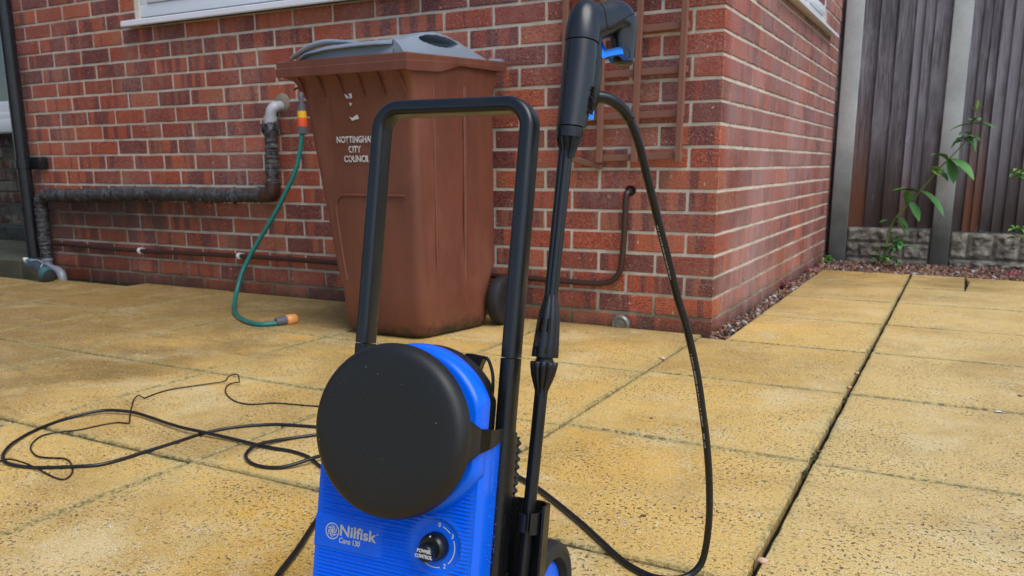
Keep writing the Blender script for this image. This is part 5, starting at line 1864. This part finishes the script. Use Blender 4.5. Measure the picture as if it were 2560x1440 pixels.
# printed specification along the hose, too small to read
bm = bmesh.new()
hp = catmull(HANG + GRD, 5)
def printed(i0, i1, side, seed):
    r = random.Random(seed)
    for i in range(i0, i1):
        a, b = hp[i], hp[i + 1]
        t = (b - a)
        d_ = t.normalized()
        vw = (CAMP - a).normalized()
        out = (vw - d_ * vw.dot(d_)).normalized()
        sd = d_.cross(out)
        nrm = (out * .80 + sd * side).normalized()
        per = int(t.length / .0022) + 1
        for k_ in range(per):
            if r.random() < .18: continue
            c_ = a + t * ((k_ + .5) / per) + nrm * .00525
            w_ = nrm.cross(d_)
            L_, H_ = .0006 * r.uniform(.6, 1.2), .0011 * r.uniform(.5, 1)
            v_ = [bm.verts.new(c_ + d_ * L_ * sx_ + w_ * H_ * sy_ - Vector(HANG[0])) for sx_, sy_ in ((-1, -1), (1, -1), (1, 1), (-1, 1))]
            bm.faces.new(v_)
printed(38, 47, .45, 1); printed(60, 76, .45, 2)
o = bmobj("printed_marks", bm, M['letterwhite'], hs); tag(o, kind='stuff')
TC = [(-.40, -1.47, .006), (-.47, -1.49, .005), (-.534, -1.509, .004), (-.59, -1.524, .004), (-.641, -1.545, .004), (-.703, -1.603, .004), (-.73, -1.668, .0035), (-.735, -1.736, .0035), (-.741, -1.802, .0035), (-.753, -1.902, .0035), (-.798, -1.945, .0035), (-.842, -1.974, .0035), (-.871, -1.988, .0035), (-.913, -1.996, .0035), (-.945, -1.994, .004), (-.978, -1.980, .006), (-1.005, -1.960, .006), (-1.035, -1.931, .006), (-1.062, -1.899, .004), (-1.091, -1.85, .0035), (-1.109, -1.802, .0035), (-1.117, -1.759, .004), (-1.113, -1.723, .006), (-1.096, -1.686, .009), (-1.074, -1.66, .010), (-1.035, -1.647, .010), (-.997, -1.641, .0095), (-.932, -1.649, .009), (-.864, -1.661, .009), (-.799, -1.673, .011), (-.746, -1.676, .0115), (-.655, -1.671, .008), (-.562, -1.672, .006), (-.511, -1.67, .005), (-.46, -1.665, .004), (-.402, -1.677, .004), (-.344, -1.707, .004), (-.28, -1.72, .004), (-.20, -1.70, .004)]
cable("power_cable", TC, .0039, M['hose'], "thick black cable in one long crossed loop on the slabs left of the washer", "cable")
T2 = [(-.36, -1.48, .005), (-.42, -1.50, .005), (-.469, -1.532, .004), (-.493, -1.556, .004), (-.523, -1.596, .004), (-.542, -1.647, .008), (-.546, -1.688, .010), (-.539, -1.717, .006), (-.522, -1.738, .004), (-.482, -1.760, .004), (-.438, -1.762, .004), (-.404, -1.745, .006), (-.38, -1.706, .0115), (-.372, -1.674, .0115), (-.355, -1.640, .006), (-.31, -1.60, .004), (-.25, -1.58, .004)]
cable("power_cable", T2, .0039, M['hose'], "short black cable loop lying close beside the washer's left side", "cable")
THN = [(-.45, -1.30, .003), (-.53, -1.33, .003), (-.615, -1.36, .003), (-.648, -1.371, .003), (-.683, -1.38, .003), (-.717, -1.387, .003), (-.755, -1.396, .003), (-.776, -1.407, .003), (-.798, -1.427, .003), (-.817, -1.439, .003), (-.848, -1.44, .003), (-.879, -1.432, .003), (-.926, -1.408, .003), (-.968, -1.378, .003), (-1.002, -1.343, .003), (-1.015, -1.319, .004), (-1.008, -1.304, .006), (-.994, -1.302, .008), (-.975, -1.320, .022), (-.970, -1.325, .034), (-.985, -1.318, .036), (-1.012, -1.312, .030), (-1.035, -1.306, .018), (-1.044, -1.309, .007), (-1.068, -1.341, .0045), (-1.099, -1.393, .004), (-1.113, -1.422, .004), (-1.122, -1.449, .003), (-1.118, -1.487, .003), (-1.11, -1.519, .003), (-1.106, -1.529, .004), (-1.110, -1.540, .014), (-1.116, -1.540, .012), (-1.122, -1.548, .004), (-1.092, -1.575, .002), (-1.044, -1.618, .002), (-1.006, -1.649, .002), (-.962, -1.684, .002), (-.954, -1.694, .003), (-.977, -1.699, .003), (-.99, -1.71, .003), (-.999, -1.731, .003), (-1.006, -1.758, .003), (-1.014, -1.783, .003), (-1.037, -1.812, .003), (-1.048, -1.831, .003), (-1.046, -1.854, .003), (-1.024, -1.884, .003), (-.995, -1.909, .003), (-.958, -1.928, .003), (-.925, -1.938, .003), (-.902, -1.936, .003), (-.882, -1.929, .003), (-.863, -1.921, .003), (-.838, -1.925, .003), (-.8, -1.943, .002), (-.769, -1.965, .002), (-.752, -1.985, .002), (-.751, -1.996, .002), (-.772, -1.998, .002), (-.815, -1.992, .003), (-.873, -1.987, .008), (-.917, -1.985, .009), (-.947, -1.986, .008), (-.967, -1.993, .003), (-.986, -2.001, .003), (-1.034, -2.016, .003), (-1.15, -2.05, .003), (-1.4, -2.1, .003)]
cable("thin_cable", THN, .0019, M['hose'], "thin kinked black cable wandering over the slabs behind the thick cable loop", "cable", n=4, seg=8)

GROUPS = {'dead_leaf': 'dead leaves scattered on the slabs', 'pebble': 'stray pebbles in the slab joints', 'moss': 'moss tufts in the long open joint', 'pink_weed': 'pink weeds along the side wall', 'creeper_sprig': 'green sprigs at the right edge of the fence', 'power_cable': 'black cables lying beside the washer', 'gravel': 'gravel beds around the slabs'}
for o in list(COL.objects):
    g_ = GROUPS.get(o.name.split('.')[0])
    if g_ and o.parent is None: o["group"] = g_
bpy.context.view_layer.update()
